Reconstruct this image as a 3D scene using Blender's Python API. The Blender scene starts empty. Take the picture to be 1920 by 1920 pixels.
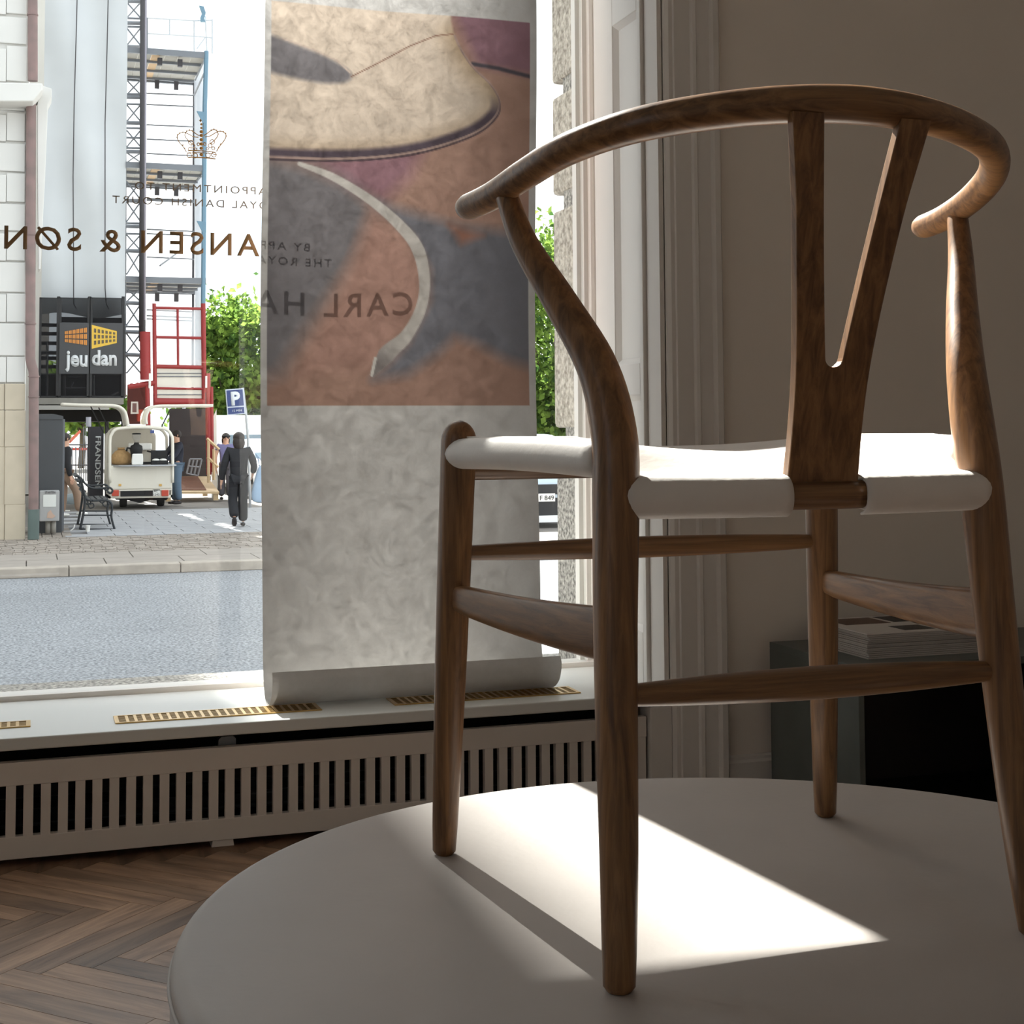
import bpy, bmesh, math, random
import numpy as np
from mathutils import Vector, Matrix
random.seed(7); rng = np.random.default_rng(7)
scene = bpy.context.scene
col = scene.collection

# ------------------------------------------------------------------ camera
HP = .4325                                    # podium top above the shop floor
FPX = 2750.0; PCX, PCY = 960.0, 640.0
YAW, PITCH, ROLL = [math.radians(a) for a in (18.25, 3.36, -0.35)]
CAM = np.array([0, 0, HP + .4675])
_f = np.array([math.sin(YAW)*math.cos(PITCH), math.cos(YAW)*math.cos(PITCH), math.sin(PITCH)])
_r0 = np.array([math.cos(YAW), -math.sin(YAW), 0.]); _u0 = np.cross(_r0, _f)
_r = _r0*math.cos(ROLL) + _u0*math.sin(ROLL); _u = -_r0*math.sin(ROLL) + _u0*math.cos(ROLL)
cd = bpy.data.cameras.new('camera'); cam = bpy.data.objects.new('camera', cd); col.objects.link(cam)
cam.matrix_world = Matrix(((_r[0], _u[0], -_f[0], CAM[0]), (_r[1], _u[1], -_f[1], CAM[1]), (_r[2], _u[2], -_f[2], CAM[2]), (0, 0, 0, 1)))
cd.sensor_width = 36; cd.sensor_fit = 'HORIZONTAL'; cd.lens = FPX/1920*36; cd.shift_y = -320/1920
cd.clip_start = .02; cd.clip_end = 500
scene.camera = cam
# ------------------------------------------------------------------ sky, sun, exposure
vs = scene.view_settings
scene.display_settings.display_device = 'sRGB'
vs.view_transform = 'Standard'; vs.look = 'None'; vs.gamma = 1; vs.use_curve_mapping = False; vs.exposure = 0.38
SKY = 1.6
w = bpy.data.worlds.new('sky'); scene.world = w; w.use_nodes = True
wt = w.node_tree; wt.nodes.clear()
wo = wt.nodes.new('ShaderNodeOutputWorld'); wb = wt.nodes.new('ShaderNodeBackground'); wb.inputs[1].default_value = SKY
wtc = wt.nodes.new('ShaderNodeTexCoord'); wn = wt.nodes.new('ShaderNodeTexNoise'); wn.inputs['Scale'].default_value = 3.5; wn.inputs['Detail'].default_value = 5
wr = wt.nodes.new('ShaderNodeValToRGB'); wr.color_ramp.elements[0].position = .34; wr.color_ramp.elements[0].color = (.66, .80, .95, 1)
wr.color_ramp.elements[1].position = .56; wr.color_ramp.elements[1].color = (1, .99, .975, 1)
wt.links.new(wtc.outputs['Generated'], wn.inputs['Vector']); wt.links.new(wn.outputs[0], wr.inputs[0]); wt.links.new(wr.outputs[0], wb.inputs[0]); wt.links.new(wb.outputs[0], wo.inputs[0])
SUNX, SUNT = .093, .84                      # per metre towards the room: drift to the right, drop
sl = bpy.data.lights.new('sun', 'SUN'); sl.energy = 24; sl.angle = math.radians(.53); sl.color = (1, .955, .89)
sun = bpy.data.objects.new('sun', sl); col.objects.link(sun); sun.location = (-3, 30, 40)
sun.rotation_euler = Vector((SUNX, -1, -SUNT)).to_track_quat('-Z', 'Y').to_euler()

# ------------------------------------------------------------------ helpers
def ray(x, y): return _f*FPX + _r*(x-PCX) - _u*(y-PCY)
def PY(x, y, Y): d = ray(x, y); return CAM + d*((Y-CAM[1])/d[1])      # picture point at a given depth
def PZ(x, y, Z): d = ray(x, y); return CAM + d*((Z-CAM[2])/d[2])
def PX(x, y, X): d = ray(x, y); return CAM + d*((X-CAM[0])/d[0])
ORI = {}
def tag(o, label=None, cat=None, group=None, kind=None):
    if label: o['label'] = label
    if cat: o['category'] = cat
    if group: o['group'] = group
    if kind: o['kind'] = kind
    return o
def thing(name, loc, label, cat, group=None):
    o = bpy.data.objects.new(name, None); o.empty_display_size = .1; col.objects.link(o); o.location = Vector([float(a) for a in loc]); ORI[o.name] = o.location.copy()
    return tag(o, label, cat, group)
def parent_to(o, parent):
    if parent is not None:
        o.parent = parent
        if parent.name in ORI: o.matrix_parent_inverse = Matrix.Translation(-ORI[parent.name])
class MB:
    def __init__(s): s.v = []; s.f = []; s.m = []; s.mi = 0
    def add(s, vs, fs):
        n = len(s.v); s.v += [tuple(float(c) for c in a) for a in vs]
        for f in fs: s.f.append(tuple(i+n for i in f)); s.m.append(s.mi)
        return s
    def box(s, x0, x1, y0, y1, z0, z1):
        return s.add([(x0,y0,z0),(x1,y0,z0),(x1,y1,z0),(x0,y1,z0),(x0,y0,z1),(x1,y0,z1),(x1,y1,z1),(x0,y1,z1)],
                     [(0,3,2,1),(4,5,6,7),(0,1,5,4),(1,2,6,5),(2,3,7,6),(3,0,4,7)])
    def prism(s, pts, mapf, d0, d1):               # pts: 2-d outline, mapf(a, b, d) -> 3-d
        n = len(pts); vs = [mapf(a, b, d0) for a, b in pts] + [mapf(a, b, d1) for a, b in pts]
        return s.add(vs, [tuple(range(n))[::-1], tuple(range(n, 2*n))] + [(i, (i+1) % n, n+(i+1) % n, n+i) for i in range(n)])
    def tube(s, path, rad, seg=12, caps=True, flat=1.0, up=None, sq=1.0):
        P = [np.array(p, float) for p in path]; n = len(P)
        if not hasattr(rad, '__len__'): rad = [rad]*n
        vs = []; fs = []; prev = None
        for i in range(n):
            t = P[min(i+1, n-1)] - P[max(i-1, 0)]; t = t/(np.linalg.norm(t)+1e-12)
            if up is not None: a = np.cross(np.array(up, float), t)
            elif prev is None: a = np.cross(t, [0, 0, 1.]) if abs(t[2]) < .9 else np.cross(t, [0, 1., 0])
            else: a = prev - t*np.dot(prev, t)
            a = a/(np.linalg.norm(a)+1e-12); prev = a; b = np.cross(t, a)
            rr = rad[i]; ra, rb = (rr if hasattr(rr, '__len__') else (rr, rr*flat))
            for k in range(seg):
                th = 2*math.pi*k/seg; c_, s_ = math.cos(th), math.sin(th); vs.append(P[i] + a*math.copysign(abs(c_)**sq, c_)*ra + b*math.copysign(abs(s_)**sq, s_)*rb)
        for i in range(n-1):
            for k in range(seg):
                k2 = (k+1) % seg; fs.append((i*seg+k, i*seg+k2, (i+1)*seg+k2, (i+1)*seg+k))
        if caps: fs.append(tuple(range(seg))[::-1]); fs.append(tuple(range((n-1)*seg, n*seg)))
        return s.add(vs, fs)
    def lathe(s, prof, seg, cx, cy, cz=0., caps=True):
        vs = []; fs = []; n = len(prof)
        for r, z in prof:
            for k in range(seg):
                th = 2*math.pi*k/seg; vs.append((cx+r*math.cos(th), cy+r*math.sin(th), cz+z))
        for i in range(n-1):
            for k in range(seg): k2 = (k+1) % seg; fs.append((i*seg+k, i*seg+k2, (i+1)*seg+k2, (i+1)*seg+k))
        if caps: fs.append(tuple(range(seg))[::-1]); fs.append(tuple(range((n-1)*seg, n*seg)))
        return s.add(vs, fs)
    def ellipsoid(s, c, rx, ry, rz, seg=12, rings=8):
        vs = [(c[0], c[1], c[2]-rz)]; fs = []
        for i in range(1, rings):
            ph = math.pi*i/rings - math.pi/2
            for k in range(seg):
                th = 2*math.pi*k/seg; vs.append((c[0]+rx*math.cos(ph)*math.cos(th), c[1]+ry*math.cos(ph)*math.sin(th), c[2]+rz*math.sin(ph)))
        vs.append((c[0], c[1], c[2]+rz)); L = len(vs)-1
        for k in range(seg):
            k2 = (k+1) % seg; fs.append((0, 1+k2, 1+k)); fs.append((L, L-seg+k, L-seg+k2))
            for i in range(rings-2): fs.append((1+i*seg+k, 1+i*seg+k2, 1+(i+1)*seg+k2, 1+(i+1)*seg+k))
        return s.add(vs, fs)
    def pxbox(s, x0, y0, x1, y1, Y, depth):
        a = PY(x0, y0, Y); b = PY(x1, y1, Y)
        return s.box(a[0], b[0], Y, Y+depth, b[2], a[2])
    def pxprism(s, pts, Y, depth):
        q = [PY(x, y, Y) for x, y in pts]; return s.prism([(p[0], p[2]) for p in q], lambda a, b, d: (a, d, b), Y, Y+depth)
    def pxtube(s, pts, Y, r, seg=6):
        q = [PY(p[0], p[1], p[2] if len(p) > 2 else Y) for p in pts]; return s.tube(q, r, seg)
    def mesh(s, name, smooth=False):
        me = bpy.data.meshes.new(name); me.from_pydata(s.v, [], s.f); me.update()
        bm = bmesh.new(); bm.from_mesh(me); bmesh.ops.recalc_face_normals(bm, faces=bm.faces); bm.to_mesh(me); bm.free()
        if smooth: me.polygons.foreach_set('use_smooth', [True]*len(me.polygons))
        return me
    def build(s, name, mat, parent=None, smooth=False, bevel=0, sub=0, angle=None, kind=None):
        me = s.mesh(name, smooth)
        for m in (mat if isinstance(mat, (list, tuple)) else [mat]): me.materials.append(m)
        if isinstance(mat, (list, tuple)) and len(s.m) == len(me.polygons): me.polygons.foreach_set('material_index', s.m)
        o = bpy.data.objects.new(name, me); col.objects.link(o); parent_to(o, parent)
        if bevel: b = o.modifiers.new('bevel', 'BEVEL'); b.width = bevel; b.segments = 2; b.limit_method = 'ANGLE'; b.angle_limit = math.radians(35)
        if sub: b = o.modifiers.new('sub', 'SUBSURF'); b.levels = b.render_levels = sub
        if smooth and angle:
            me.set_sharp_from_angle(angle=math.radians(angle))
        if kind: o['kind'] = kind
        return o
def place(name, me, loc, parent=None, rz=0, scale=None):      # one more object on shared mesh data
    o = bpy.data.objects.new(name, me); col.objects.link(o); o.location = Vector([float(a) for a in loc]); o.rotation_euler.z = rz
    if scale: o.scale = scale
    if parent is not None:
        o.parent = parent
        if parent.name in ORI: o.matrix_parent_inverse = Matrix.Translation(-ORI[parent.name])
    return o
def struct(o): o['kind'] = 'structure'; return o
def spline(pts, n):                                            # Catmull-Rom through points of any dimension
    P = np.array(pts, float); P = np.vstack([2*P[0]-P[1], P, 2*P[-1]-P[-2]]); out = []
    m = len(P)-3
    for t in np.linspace(0, m, n):
        i = min(int(t), m-1); f = t-i; a, b, c, d = P[i:i+4]
        out.append(.5*((2*b)+(-a+c)*f+(2*a-5*b+4*c-d)*f*f+(-a+3*b-3*c+d)*f**3))
    return out
def text_obj(name, body, mat, parent, origin, xdir, zdir, height, width=None, extrude=.0015, align='LEFT', bold=0, spacing=1.0):
    cu = bpy.data.curves.new(name, 'FONT'); cu.body = body; cu.size = 1; cu.space_character = spacing; cu.offset = bold; cu.resolution_u = 3
    tmp = bpy.data.objects.new(name, cu); col.objects.link(tmp); bpy.context.view_layer.update()
    dg = bpy.context.evaluated_depsgraph_get(); me = bpy.data.meshes.new_from_object(tmp.evaluated_get(dg)); bpy.data.objects.remove(tmp); bpy.data.curves.remove(cu)
    me.name = name
    n = len(me.vertices); co = np.zeros(n*3); me.vertices.foreach_get('co', co); co = co.reshape(-1, 3)
    x0, x1 = co[:, 0].min(), co[:, 0].max(); capz = .73
    sy = height/capz; sx = (width/(x1-x0)) if width else sy
    xx = (co[:, 0]-x0)*sx
    if align == 'CENTER': xx -= (x1-x0)*sx/2
    X = np.array(xdir, float); Z = np.array(zdir, float); O = np.array(origin, float)
    pts = O + xx[:, None]*X + (co[:, 1]*sy)[:, None]*Z
    me.vertices.foreach_set('co', pts.ravel()); me.update(); me.materials.append(mat)
    o = bpy.data.objects.new(name, me); col.objects.link(o); parent_to(o, parent)
    if extrude: sm = o.modifiers.new('t', 'SOLIDIFY'); sm.thickness = extrude; sm.offset = 0
    return o

# ------------------------------------------------------------------ materials
MATS = {}
def srgb(r, g, b): return tuple(((c/255)/12.92 if c/255 <= .04045 else ((c/255+.055)/1.055)**2.4) for c in (r, g, b)) + (1,)
def mat(name, rgb, rough=.6, metal=0., spec=.5, var=0., scale=8., bump=0., bscale=60., stretch=None, alpha=None, coord='Object', rgb2=None, detail=6):
    m = bpy.data.materials.new(name); m.use_nodes = True; nt = m.node_tree; b = nt.nodes['Principled BSDF']
    c = srgb(*rgb); b.inputs['Base Color'].default_value = c; b.inputs['Roughness'].default_value = rough; b.inputs['Metallic'].default_value = metal; b.inputs['Specular IOR Level'].default_value = spec
    if alpha is not None: b.inputs['Alpha'].default_value = alpha
    if var or bump:
        tc = nt.nodes.new('ShaderNodeTexCoord'); mp = nt.nodes.new('ShaderNodeMapping'); nt.links.new(tc.outputs[coord], mp.inputs[0])
        if stretch: mp.inputs['Scale'].default_value = stretch
    if var or rgb2:
        n = nt.nodes.new('ShaderNodeTexNoise'); n.inputs['Scale'].default_value = scale; n.inputs['Detail'].default_value = detail; nt.links.new(mp.outputs[0], n.inputs['Vector'])
        r = nt.nodes.new('ShaderNodeValToRGB'); r.color_ramp.elements[0].position = .3; r.color_ramp.elements[1].position = .7
        c2 = srgb(*rgb2) if rgb2 else tuple(min(1, x*(1+var)) for x in c[:3]) + (1,)
        r.color_ramp.elements[0].color = c if rgb2 else tuple(x*(1-var) for x in c[:3]) + (1,); r.color_ramp.elements[1].color = c2
        nt.links.new(n.outputs[0], r.inputs[0]); nt.links.new(r.outputs[0], b.inputs['Base Color'])
    if bump:
        n2 = nt.nodes.new('ShaderNodeTexNoise'); n2.inputs['Scale'].default_value = bscale; n2.inputs['Detail'].default_value = 4; nt.links.new(mp.outputs[0], n2.inputs['Vector'])
        bp = nt.nodes.new('ShaderNodeBump'); bp.inputs['Strength'].default_value = bump; bp.inputs['Distance'].default_value = .01; nt.links.new(n2.outputs[0], bp.inputs['Height']); nt.links.new(bp.outputs[0], b.inputs['Normal'])
    MATS[name] = m; return m
def wood(name, light, dark, stretch, scale=1., rough=.33, rand=False, bump=.05, spec=.5):
    m = bpy.data.materials.new(name); m.use_nodes = True; nt = m.node_tree; b = nt.nodes['Principled BSDF']; b.inputs['Roughness'].default_value = rough; b.inputs['Specular IOR Level'].default_value = spec
    tc = nt.nodes.new('ShaderNodeTexCoord'); mp = nt.nodes.new('ShaderNodeMapping'); mp.inputs['Scale'].default_value = stretch; nt.links.new(tc.outputs['Object'], mp.inputs[0])
    vec = mp.outputs[0]
    if rand:
        oi = nt.nodes.new('ShaderNodeObjectInfo'); ad = nt.nodes.new('ShaderNodeVectorMath'); ad.operation = 'MULTIPLY_ADD'
        cb = nt.nodes.new('ShaderNodeCombineXYZ'); mu = nt.nodes.new('ShaderNodeMath'); mu.operation = 'MULTIPLY'; mu.inputs[1].default_value = 57.
        nt.links.new(oi.outputs['Random'], mu.inputs[0])
        for k in range(3): nt.links.new(mu.outputs[0], cb.inputs[k])
        ad2 = nt.nodes.new('ShaderNodeVectorMath'); ad2.operation = 'ADD'; nt.links.new(vec, ad2.inputs[0]); nt.links.new(cb.outputs[0], ad2.inputs[1]); vec = ad2.outputs[0]
    n = nt.nodes.new('ShaderNodeTexNoise'); n.inputs['Scale'].default_value = scale; n.inputs['Detail'].default_value = 8; n.inputs['Roughness'].default_value = .65; n.inputs['Distortion'].default_value = .6; nt.links.new(vec, n.inputs['Vector'])
    r = nt.nodes.new('ShaderNodeValToRGB'); r.color_ramp.elements[0].position = .32; r.color_ramp.elements[1].position = .66
    r.color_ramp.elements[0].color = srgb(*dark); r.color_ramp.elements[1].color = srgb(*light); nt.links.new(n.outputs[0], r.inputs[0])
    outc = r.outputs[0]
    if rand:
        hs = nt.nodes.new('ShaderNodeHueSaturation'); ma = nt.nodes.new('ShaderNodeMapRange'); ma.inputs[3].default_value = .62; ma.inputs[4].default_value = 1.25
        nt.links.new(oi.outputs['Random'], ma.inputs[0]); nt.links.new(ma.outputs[0], hs.inputs['Value']); nt.links.new(outc, hs.inputs['Color']); outc = hs.outputs[0]
    nt.links.new(outc, b.inputs['Base Color'])
    bp = nt.nodes.new('ShaderNodeBump'); bp.inputs['Strength'].default_value = bump; bp.inputs['Distance'].default_value = .005; nt.links.new(n.outputs[0], bp.inputs['Height']); nt.links.new(bp.outputs[0], b.inputs['Normal'])
    MATS[name] = m; return m
def sheer(name, rgb, opacity, rough=.7, transl=0.):             # see-through net, film or glass sheet
    m = bpy.data.materials.new(name); m.use_nodes = True; nt = m.node_tree; nt.nodes.clear()
    o = nt.nodes.new('ShaderNodeOutputMaterial'); mx = nt.nodes.new('ShaderNodeMixShader'); t = nt.nodes.new('ShaderNodeBsdfTransparent'); d = nt.nodes.new('ShaderNodeBsdfDiffuse'); d.inputs[0].default_value = srgb(*rgb)
    mx.inputs[0].default_value = opacity; nt.links.new(t.outputs[0], mx.inputs[1]); src = d.outputs[0]
    if transl:
        tr = nt.nodes.new('ShaderNodeBsdfTranslucent'); tr.inputs[0].default_value = srgb(*rgb); m2 = nt.nodes.new('ShaderNodeMixShader'); m2.inputs[0].default_value = transl
        nt.links.new(d.outputs[0], m2.inputs[1]); nt.links.new(tr.outputs[0], m2.inputs[2]); src = m2.outputs[0]
    nt.links.new(src, mx.inputs[2]); nt.links.new(mx.outputs[0], o.inputs[0]); MATS[name] = m; return m
def pane_glass(name, tint=(.95, .97, .97)):
    m = bpy.data.materials.new(name); m.use_nodes = True; nt = m.node_tree; nt.nodes.clear()
    o = nt.nodes.new('ShaderNodeOutputMaterial'); mx = nt.nodes.new('ShaderNodeMixShader'); t = nt.nodes.new('ShaderNodeBsdfTransparent'); t.inputs[0].default_value = (*tint, 1)
    g = nt.nodes.new('ShaderNodeBsdfGlossy'); g.inputs['Roughness'].default_value = 0.; fr = nt.nodes.new('ShaderNodeFresnel'); fr.inputs[0].default_value = 1.5
    ge = nt.nodes.new('ShaderNodeNewGeometry'); iv = nt.nodes.new('ShaderNodeMath'); iv.operation = 'SUBTRACT'; iv.inputs[0].default_value = 1; nt.links.new(ge.outputs['Backfacing'], iv.inputs[1]); mf = nt.nodes.new('ShaderNodeMath'); mf.operation = 'MULTIPLY'; nt.links.new(fr.outputs[0], mf.inputs[0]); nt.links.new(iv.outputs[0], mf.inputs[1])
    nt.links.new(mf.outputs[0], mx.inputs[0]); nt.links.new(t.outputs[0], mx.inputs[1]); nt.links.new(g.outputs[0], mx.inputs[2]); nt.links.new(mx.outputs[0], o.inputs[0]); MATS[name] = m; return m

OAKL, OAKD = (150, 110, 73), (88, 61, 41)
oakz = wood('oak_upright', OAKL, OAKD, (110, 110, 2.6)); oakx = wood('oak_across', OAKL, OAKD, (2.6, 110, 110)); oaky = wood('oak_depth', OAKL, OAKD, (110, 2.6, 110))
leather = mat('white_leather', (228, 222, 216), .5, var=.04, scale=14, bump=.06, bscale=120)
podm = mat('podium_leather', (172, 164, 158), .55, var=.05, scale=5, bump=.04, bscale=90)
wallp = mat('wall_paint', (240, 230, 219), .75, var=.015, scale=3)
trimp = mat('trim_paint', (226, 220, 214), .5, var=.015, scale=4)
sillp = mat('sill_paint', (226, 226, 222), .4)
radp = mat('radiator_cover_paint', (226, 217, 208), .5)
dark = mat('recess_shade', (12, 11, 11), .9)  # near-black standing in for shade behind slats, in slots and under the platform
plankm = wood('smoked_oak_plank', (158, 124, 98), (92, 68, 52), (22, 3.2, 22), 1.0, .5, rand=True, bump=.1)
brass = mat('brass', (196, 160, 96), .3, metal=1., var=.1, scale=40)
gold = mat('gold_lettering', (128, 98, 60), .55, metal=.1)
ceilp = mat('ceiling_paint', (242, 239, 233), .8)
glassm = pane_glass('window_glass')

# ================================================================== THE ROOM
YW, YG, YB = 3.26, 3.69, 3.50                # inner wall face, glass, hanging banner
SZ = .265                                     # sill top
OX0, OX1, OZ1 = -.60, 1.466, 3.65             # window opening
RX0, RX1, RY0, RZ1 = -3.4, 3.4, -2.4, 3.9
WX0, WX1 = -3.25, -1.12                        # second window added to brighten the room, further left, outside the view
fl = struct(MB().box(RX0, RX1, RY0, YG, -.06, -.012).build('floor', mat('floor_joint', (38, 28, 22), .9)))
struct(MB().box(RX0, RX1, RY0, YW, RZ1, RZ1+.1).build('ceiling', ceilp))
wf = MB().box(RX0, WX0, YW, YG+.1, 0, RZ1).box(WX1, OX0, YW, YG+.1, 0, RZ1).box(WX0, WX1, YW, YG+.1, OZ1, RZ1).box(WX0, WX1, YW, YG+.1, 0, SZ).box(OX1, RX1, YW, YG+.1, 0, RZ1).box(OX0, OX1, YW, YG+.1, OZ1, RZ1).box(OX0, OX1, YW+.2, YG+.1, -.02, SZ-.03)
wall_front = struct(wf.build('wall_front', wallp))
LY0, LY1, LZ0, LZ1 = -1.95, -1.05, .9, 3.2        # unseen side window added for fill light, behind the photographer
struct(MB().box(RX0-.1, RX0, RY0, LY0, 0, RZ1).box(RX0-.1, RX0, LY1, YG, 0, RZ1).box(RX0-.1, RX0, LY0, LY1, 0, LZ0).box(RX0-.1, RX0, LY0, LY1, LZ1, RZ1).build('wall_left', wallp))
w4 = thing('added_window_side', (RX0-.05, (LY0+LY1)/2, LZ0), None, None); w4['kind'] = 'structure'
MB().box(RX0-.06, RX0-.054, LY0+.04, LY1-.04, LZ0+.04, LZ1-.04).build('glass_pane', glassm, w4)
MB().box(RX0-.08, RX0-.03, LY0, LY0+.06, LZ0, LZ1).box(RX0-.08, RX0-.03, LY1-.06, LY1, LZ0, LZ1).box(RX0-.08, RX0-.03, LY0, LY1, LZ0, LZ0+.06).box(RX0-.08, RX0-.03, LY0, LY1, LZ1-.06, LZ1).box(RX0-.08, RX0-.03, (LY0+LY1)/2-.03, (LY0+LY1)/2+.03, LZ0, LZ1).build('frame', trimp, w4)
struct(MB().box(-40, RX0-.1, -25, 4.1, -1.1, -1.0).build('added_ground_slab', mat('added_slab_grey', (170, 166, 160), .9, var=.08, scale=2)))  # unseen slab added to stop sky light from below the side window
struct(MB().box(RX1, RX1+.1, RY0, YG, 0, RZ1).build('wall_right', wallp))
struct(MB().box(RX0, RX1, RY0-.1, RY0, 0, RZ1).build('wall_back', wallp))
bb = MB().prism([(0, 0), (.018, 0), (.018, .088), (.012, .094), (.012, .1), (0, .104)], lambda a, b, d: (d, YW-a, b), 1.612, RX1)
struct(bb.build('baseboard_front', trimp))
# herringbone floor
PW, PL = .059, .413
pm = MB().box(-PL/2+.0006, PL/2-.0006, -PW/2+.0006, PW/2-.0006, -.012, 0).mesh('plank')
pm.materials.append(wood('smoked_oak_along', (184, 148, 118), (104, 78, 60), (3.0, 26, 26), 1.0, .42, rand=True, bump=.12))
def herring():
    out = []
    for i in range(-130, 131):
        for k in range(-7, 8):
            a0 = i*PW + 2*PL*k; b0 = i*PW
            out.append((a0+PL/2, b0+PW/2, 0)); out.append((a0+PW/2, b0+PW+PL/2, 1))
    return out
allp = []
for a, b, o in herring():
    h = math.sqrt(.5); x = (a+b)*h + .03; y = (b-a)*h + 2.61
    allp.append((x, y, o))
vis = [p for p in allp if -.75 < p[0] < .62 and 1.0 < p[1] < YW+.1]
vis.sort(key=lambda p: (p[0]-.1)**2*.6 + (p[1]-2.4)**2); near = vis[:290]; nset = set(near)
for x, y, o in near: place('plank', pm, (x, y, 0), fl, math.radians(-45 + 90*o))
rest = MB()
for x, y, o in allp:
    if (x, y, o) in nset or not (RX0-.1 < x < RX1+.1 and RY0-.1 < y < YW+.15): continue
    c, s = math.cos(math.radians(-45+90*o)), math.sin(math.radians(-45+90*o)); L, W2 = PL/2-.0006, PW/2-.0006
    q = [(x+c*a-s*b, y+s*a+c*b) for a, b in ((-L, -W2), (L, -W2), (L, W2), (-L, W2))]
    rest.prism(q, lambda a, b, d: (a, b, d), -.012, 0)
rest.build('plank_field', plankm, fl, kind='stuff')

# ------------------------------------------------------------------ window
win = thing('window_1', (.43, YG, SZ), None, None); win['kind'] = 'structure'
g = MB().box(OX0+.05, OX1-.045, YG, YG+.006, SZ-.01, OZ1-.05).build('glass_pane', glassm, win)
fr = trimp
def frame_side(x0, sgn):                      # moulded stile, profile from the glass towards the reveal
    prof = [(0, .03), (.012, .03), (.014, .012), (.026, .012), (.028, -.004), (.036, -.008), (.044, -.004), (.046, -.03), (.07, -.03), (.07, .06), (0, .06)]
    return MB().prism(prof, lambda a, b, d: (x0+sgn*a, YG+b, d), SZ, OZ1)
frame_side(OX1-.052, 1).build('frame_stile', fr, win); frame_side(OX0+.066, -1).build('frame_stile', fr, win)
MB().box(OX0, OX1, YG-.03, YG+.06, OZ1-.08, OZ1).build('frame_head', fr, win)
MB().box(OX0, OX1, YG-.012, YG+.06, SZ-.02, SZ+.012).build('frame_sill', fr, win)
TZ0, TZ1 = 2.575, 2.735
MB().box(OX0, OX1, YG-.05, YG-.004, TZ0, TZ1).box(OX0, OX1, YG+.008, YG+.06, TZ0, TZ1).build('transom', fr, win, bevel=.004)
w3 = thing('added_window_left', ((WX0+WX1)/2, YG, SZ), None, None); w3['kind'] = 'structure'
MB().box(WX0+.05, WX1-.05, YG, YG+.006, SZ+.03, OZ1-.05).build('glass_pane', glassm, w3)
MB().box(WX0, WX0+.07, YG-.03, YG+.06, SZ, OZ1).box(WX1-.07, WX1, YG-.03, YG+.06, SZ, OZ1).box(WX0, WX1, YG-.03, YG+.06, OZ1-.08, OZ1).box(WX0, WX1, YG-.03, YG+.06, SZ, SZ+.06).box(WX0, WX1, YG-.05, YG-.004, TZ0, TZ1).build('frame', fr, w3)
# panelled right reveal with folded shutter
def reveal(X, sg, name):
    o = struct(MB().box(min(X, X+sg*.02), max(X, X+sg*.02), YW+.02, YG-.03, SZ, OZ1).build(name, trimp))
    return o
rv = MB().box(OX1-.012, OX1+.004, YW+.0, YW+.078, SZ, OZ1)
rv = rv.build('trim_1', trimp); struct(rv)
z1t = PX(1160, 42, OX1-.02)[2]; z1b = PX(1165, 684, OX1-.02)[2]; z2t = PX(1175, 742, OX1-.02)[2]; z2b = SZ+.13
shm = MB()
ya, yb = YW+.082, YG-.032; pa, pb = PX(1198, 400, OX1-.02)[1], PX(1152, 400, OX1-.02)[1]
X0, X1 = OX1-.022, OX1-.002
shm.box(X0, X1, ya, pa, SZ+.001, OZ1).box(X0, X1, pb, yb, SZ+.001, OZ1)
shm.box(X0, X1, pa, pb, SZ+.001, z2b).box(X0, X1, pa, pb, z2t, z1b).box(X0, X1, pa, pb, z1t, z1t+.12)
shutter = struct(shm.build('trim_2', trimp, bevel=.002))
for zb, zt in ((z2b, z2t), (z1b, z1t), (z1t+.12, OZ1)):
    f = MB(); e = .014
    # sloped moulding ring and sunk field
    o4 = [(pa, zb), (pb, zb), (pb, zt), (pa, zt)]; i4 = [(pa+e, zb+e), (pb-e, zb+e), (pb-e, zt-e), (pa+e, zt-e)]
    f.add([(X0+.002, a, b) for a, b in o4]+[(X0+.014, a, b) for a, b in i4], [(0, 1, 5, 4), (1, 2, 6, 5), (2, 3, 7, 6), (3, 0, 4, 7), (4, 5, 6, 7)])
    f.build('panel', trimp, shutter)
struct(MB().box(OX0-.002, OX0+.02, YW, YG-.03, SZ, OZ1).build('trim_3', trimp))
struct(MB().box(OX0, OX1, YW, YG-.03, OZ1-.02, OZ1).build('trim_4', trimp))
# architrave on the wall
def casing(x0, sg):
    prof = [(0, 0), (0, .012), (.008, .02), (.018, .02), (.020, .026), (.062, .026), (.066, .034), (.074, .036), (.078, .03), (.112, .03), (.118, .042), (.132, .042), (.140, .03), (.142, 0)]
    return MB().prism(prof, lambda a, b, d: (x0+sg*a, YW-b, d), 0, OZ1+.14)
struct(casing(OX1+.002, 1).build('trim_5', trimp)); struct(casing(OX0-.002, -1).build('trim_6', trimp))
struct(MB().box(OX0-.14, OX1+.14, YW-.03, YW, OZ1, OZ1+.14).build('trim_7', trimp))
# apron board beside the radiator
ap = MB().box(OX1-.055, OX1+.002, YW-.012, YW+.05, 0, SZ-.03)
struct(ap.build('trim_8', trimp, bevel=.003))

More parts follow.
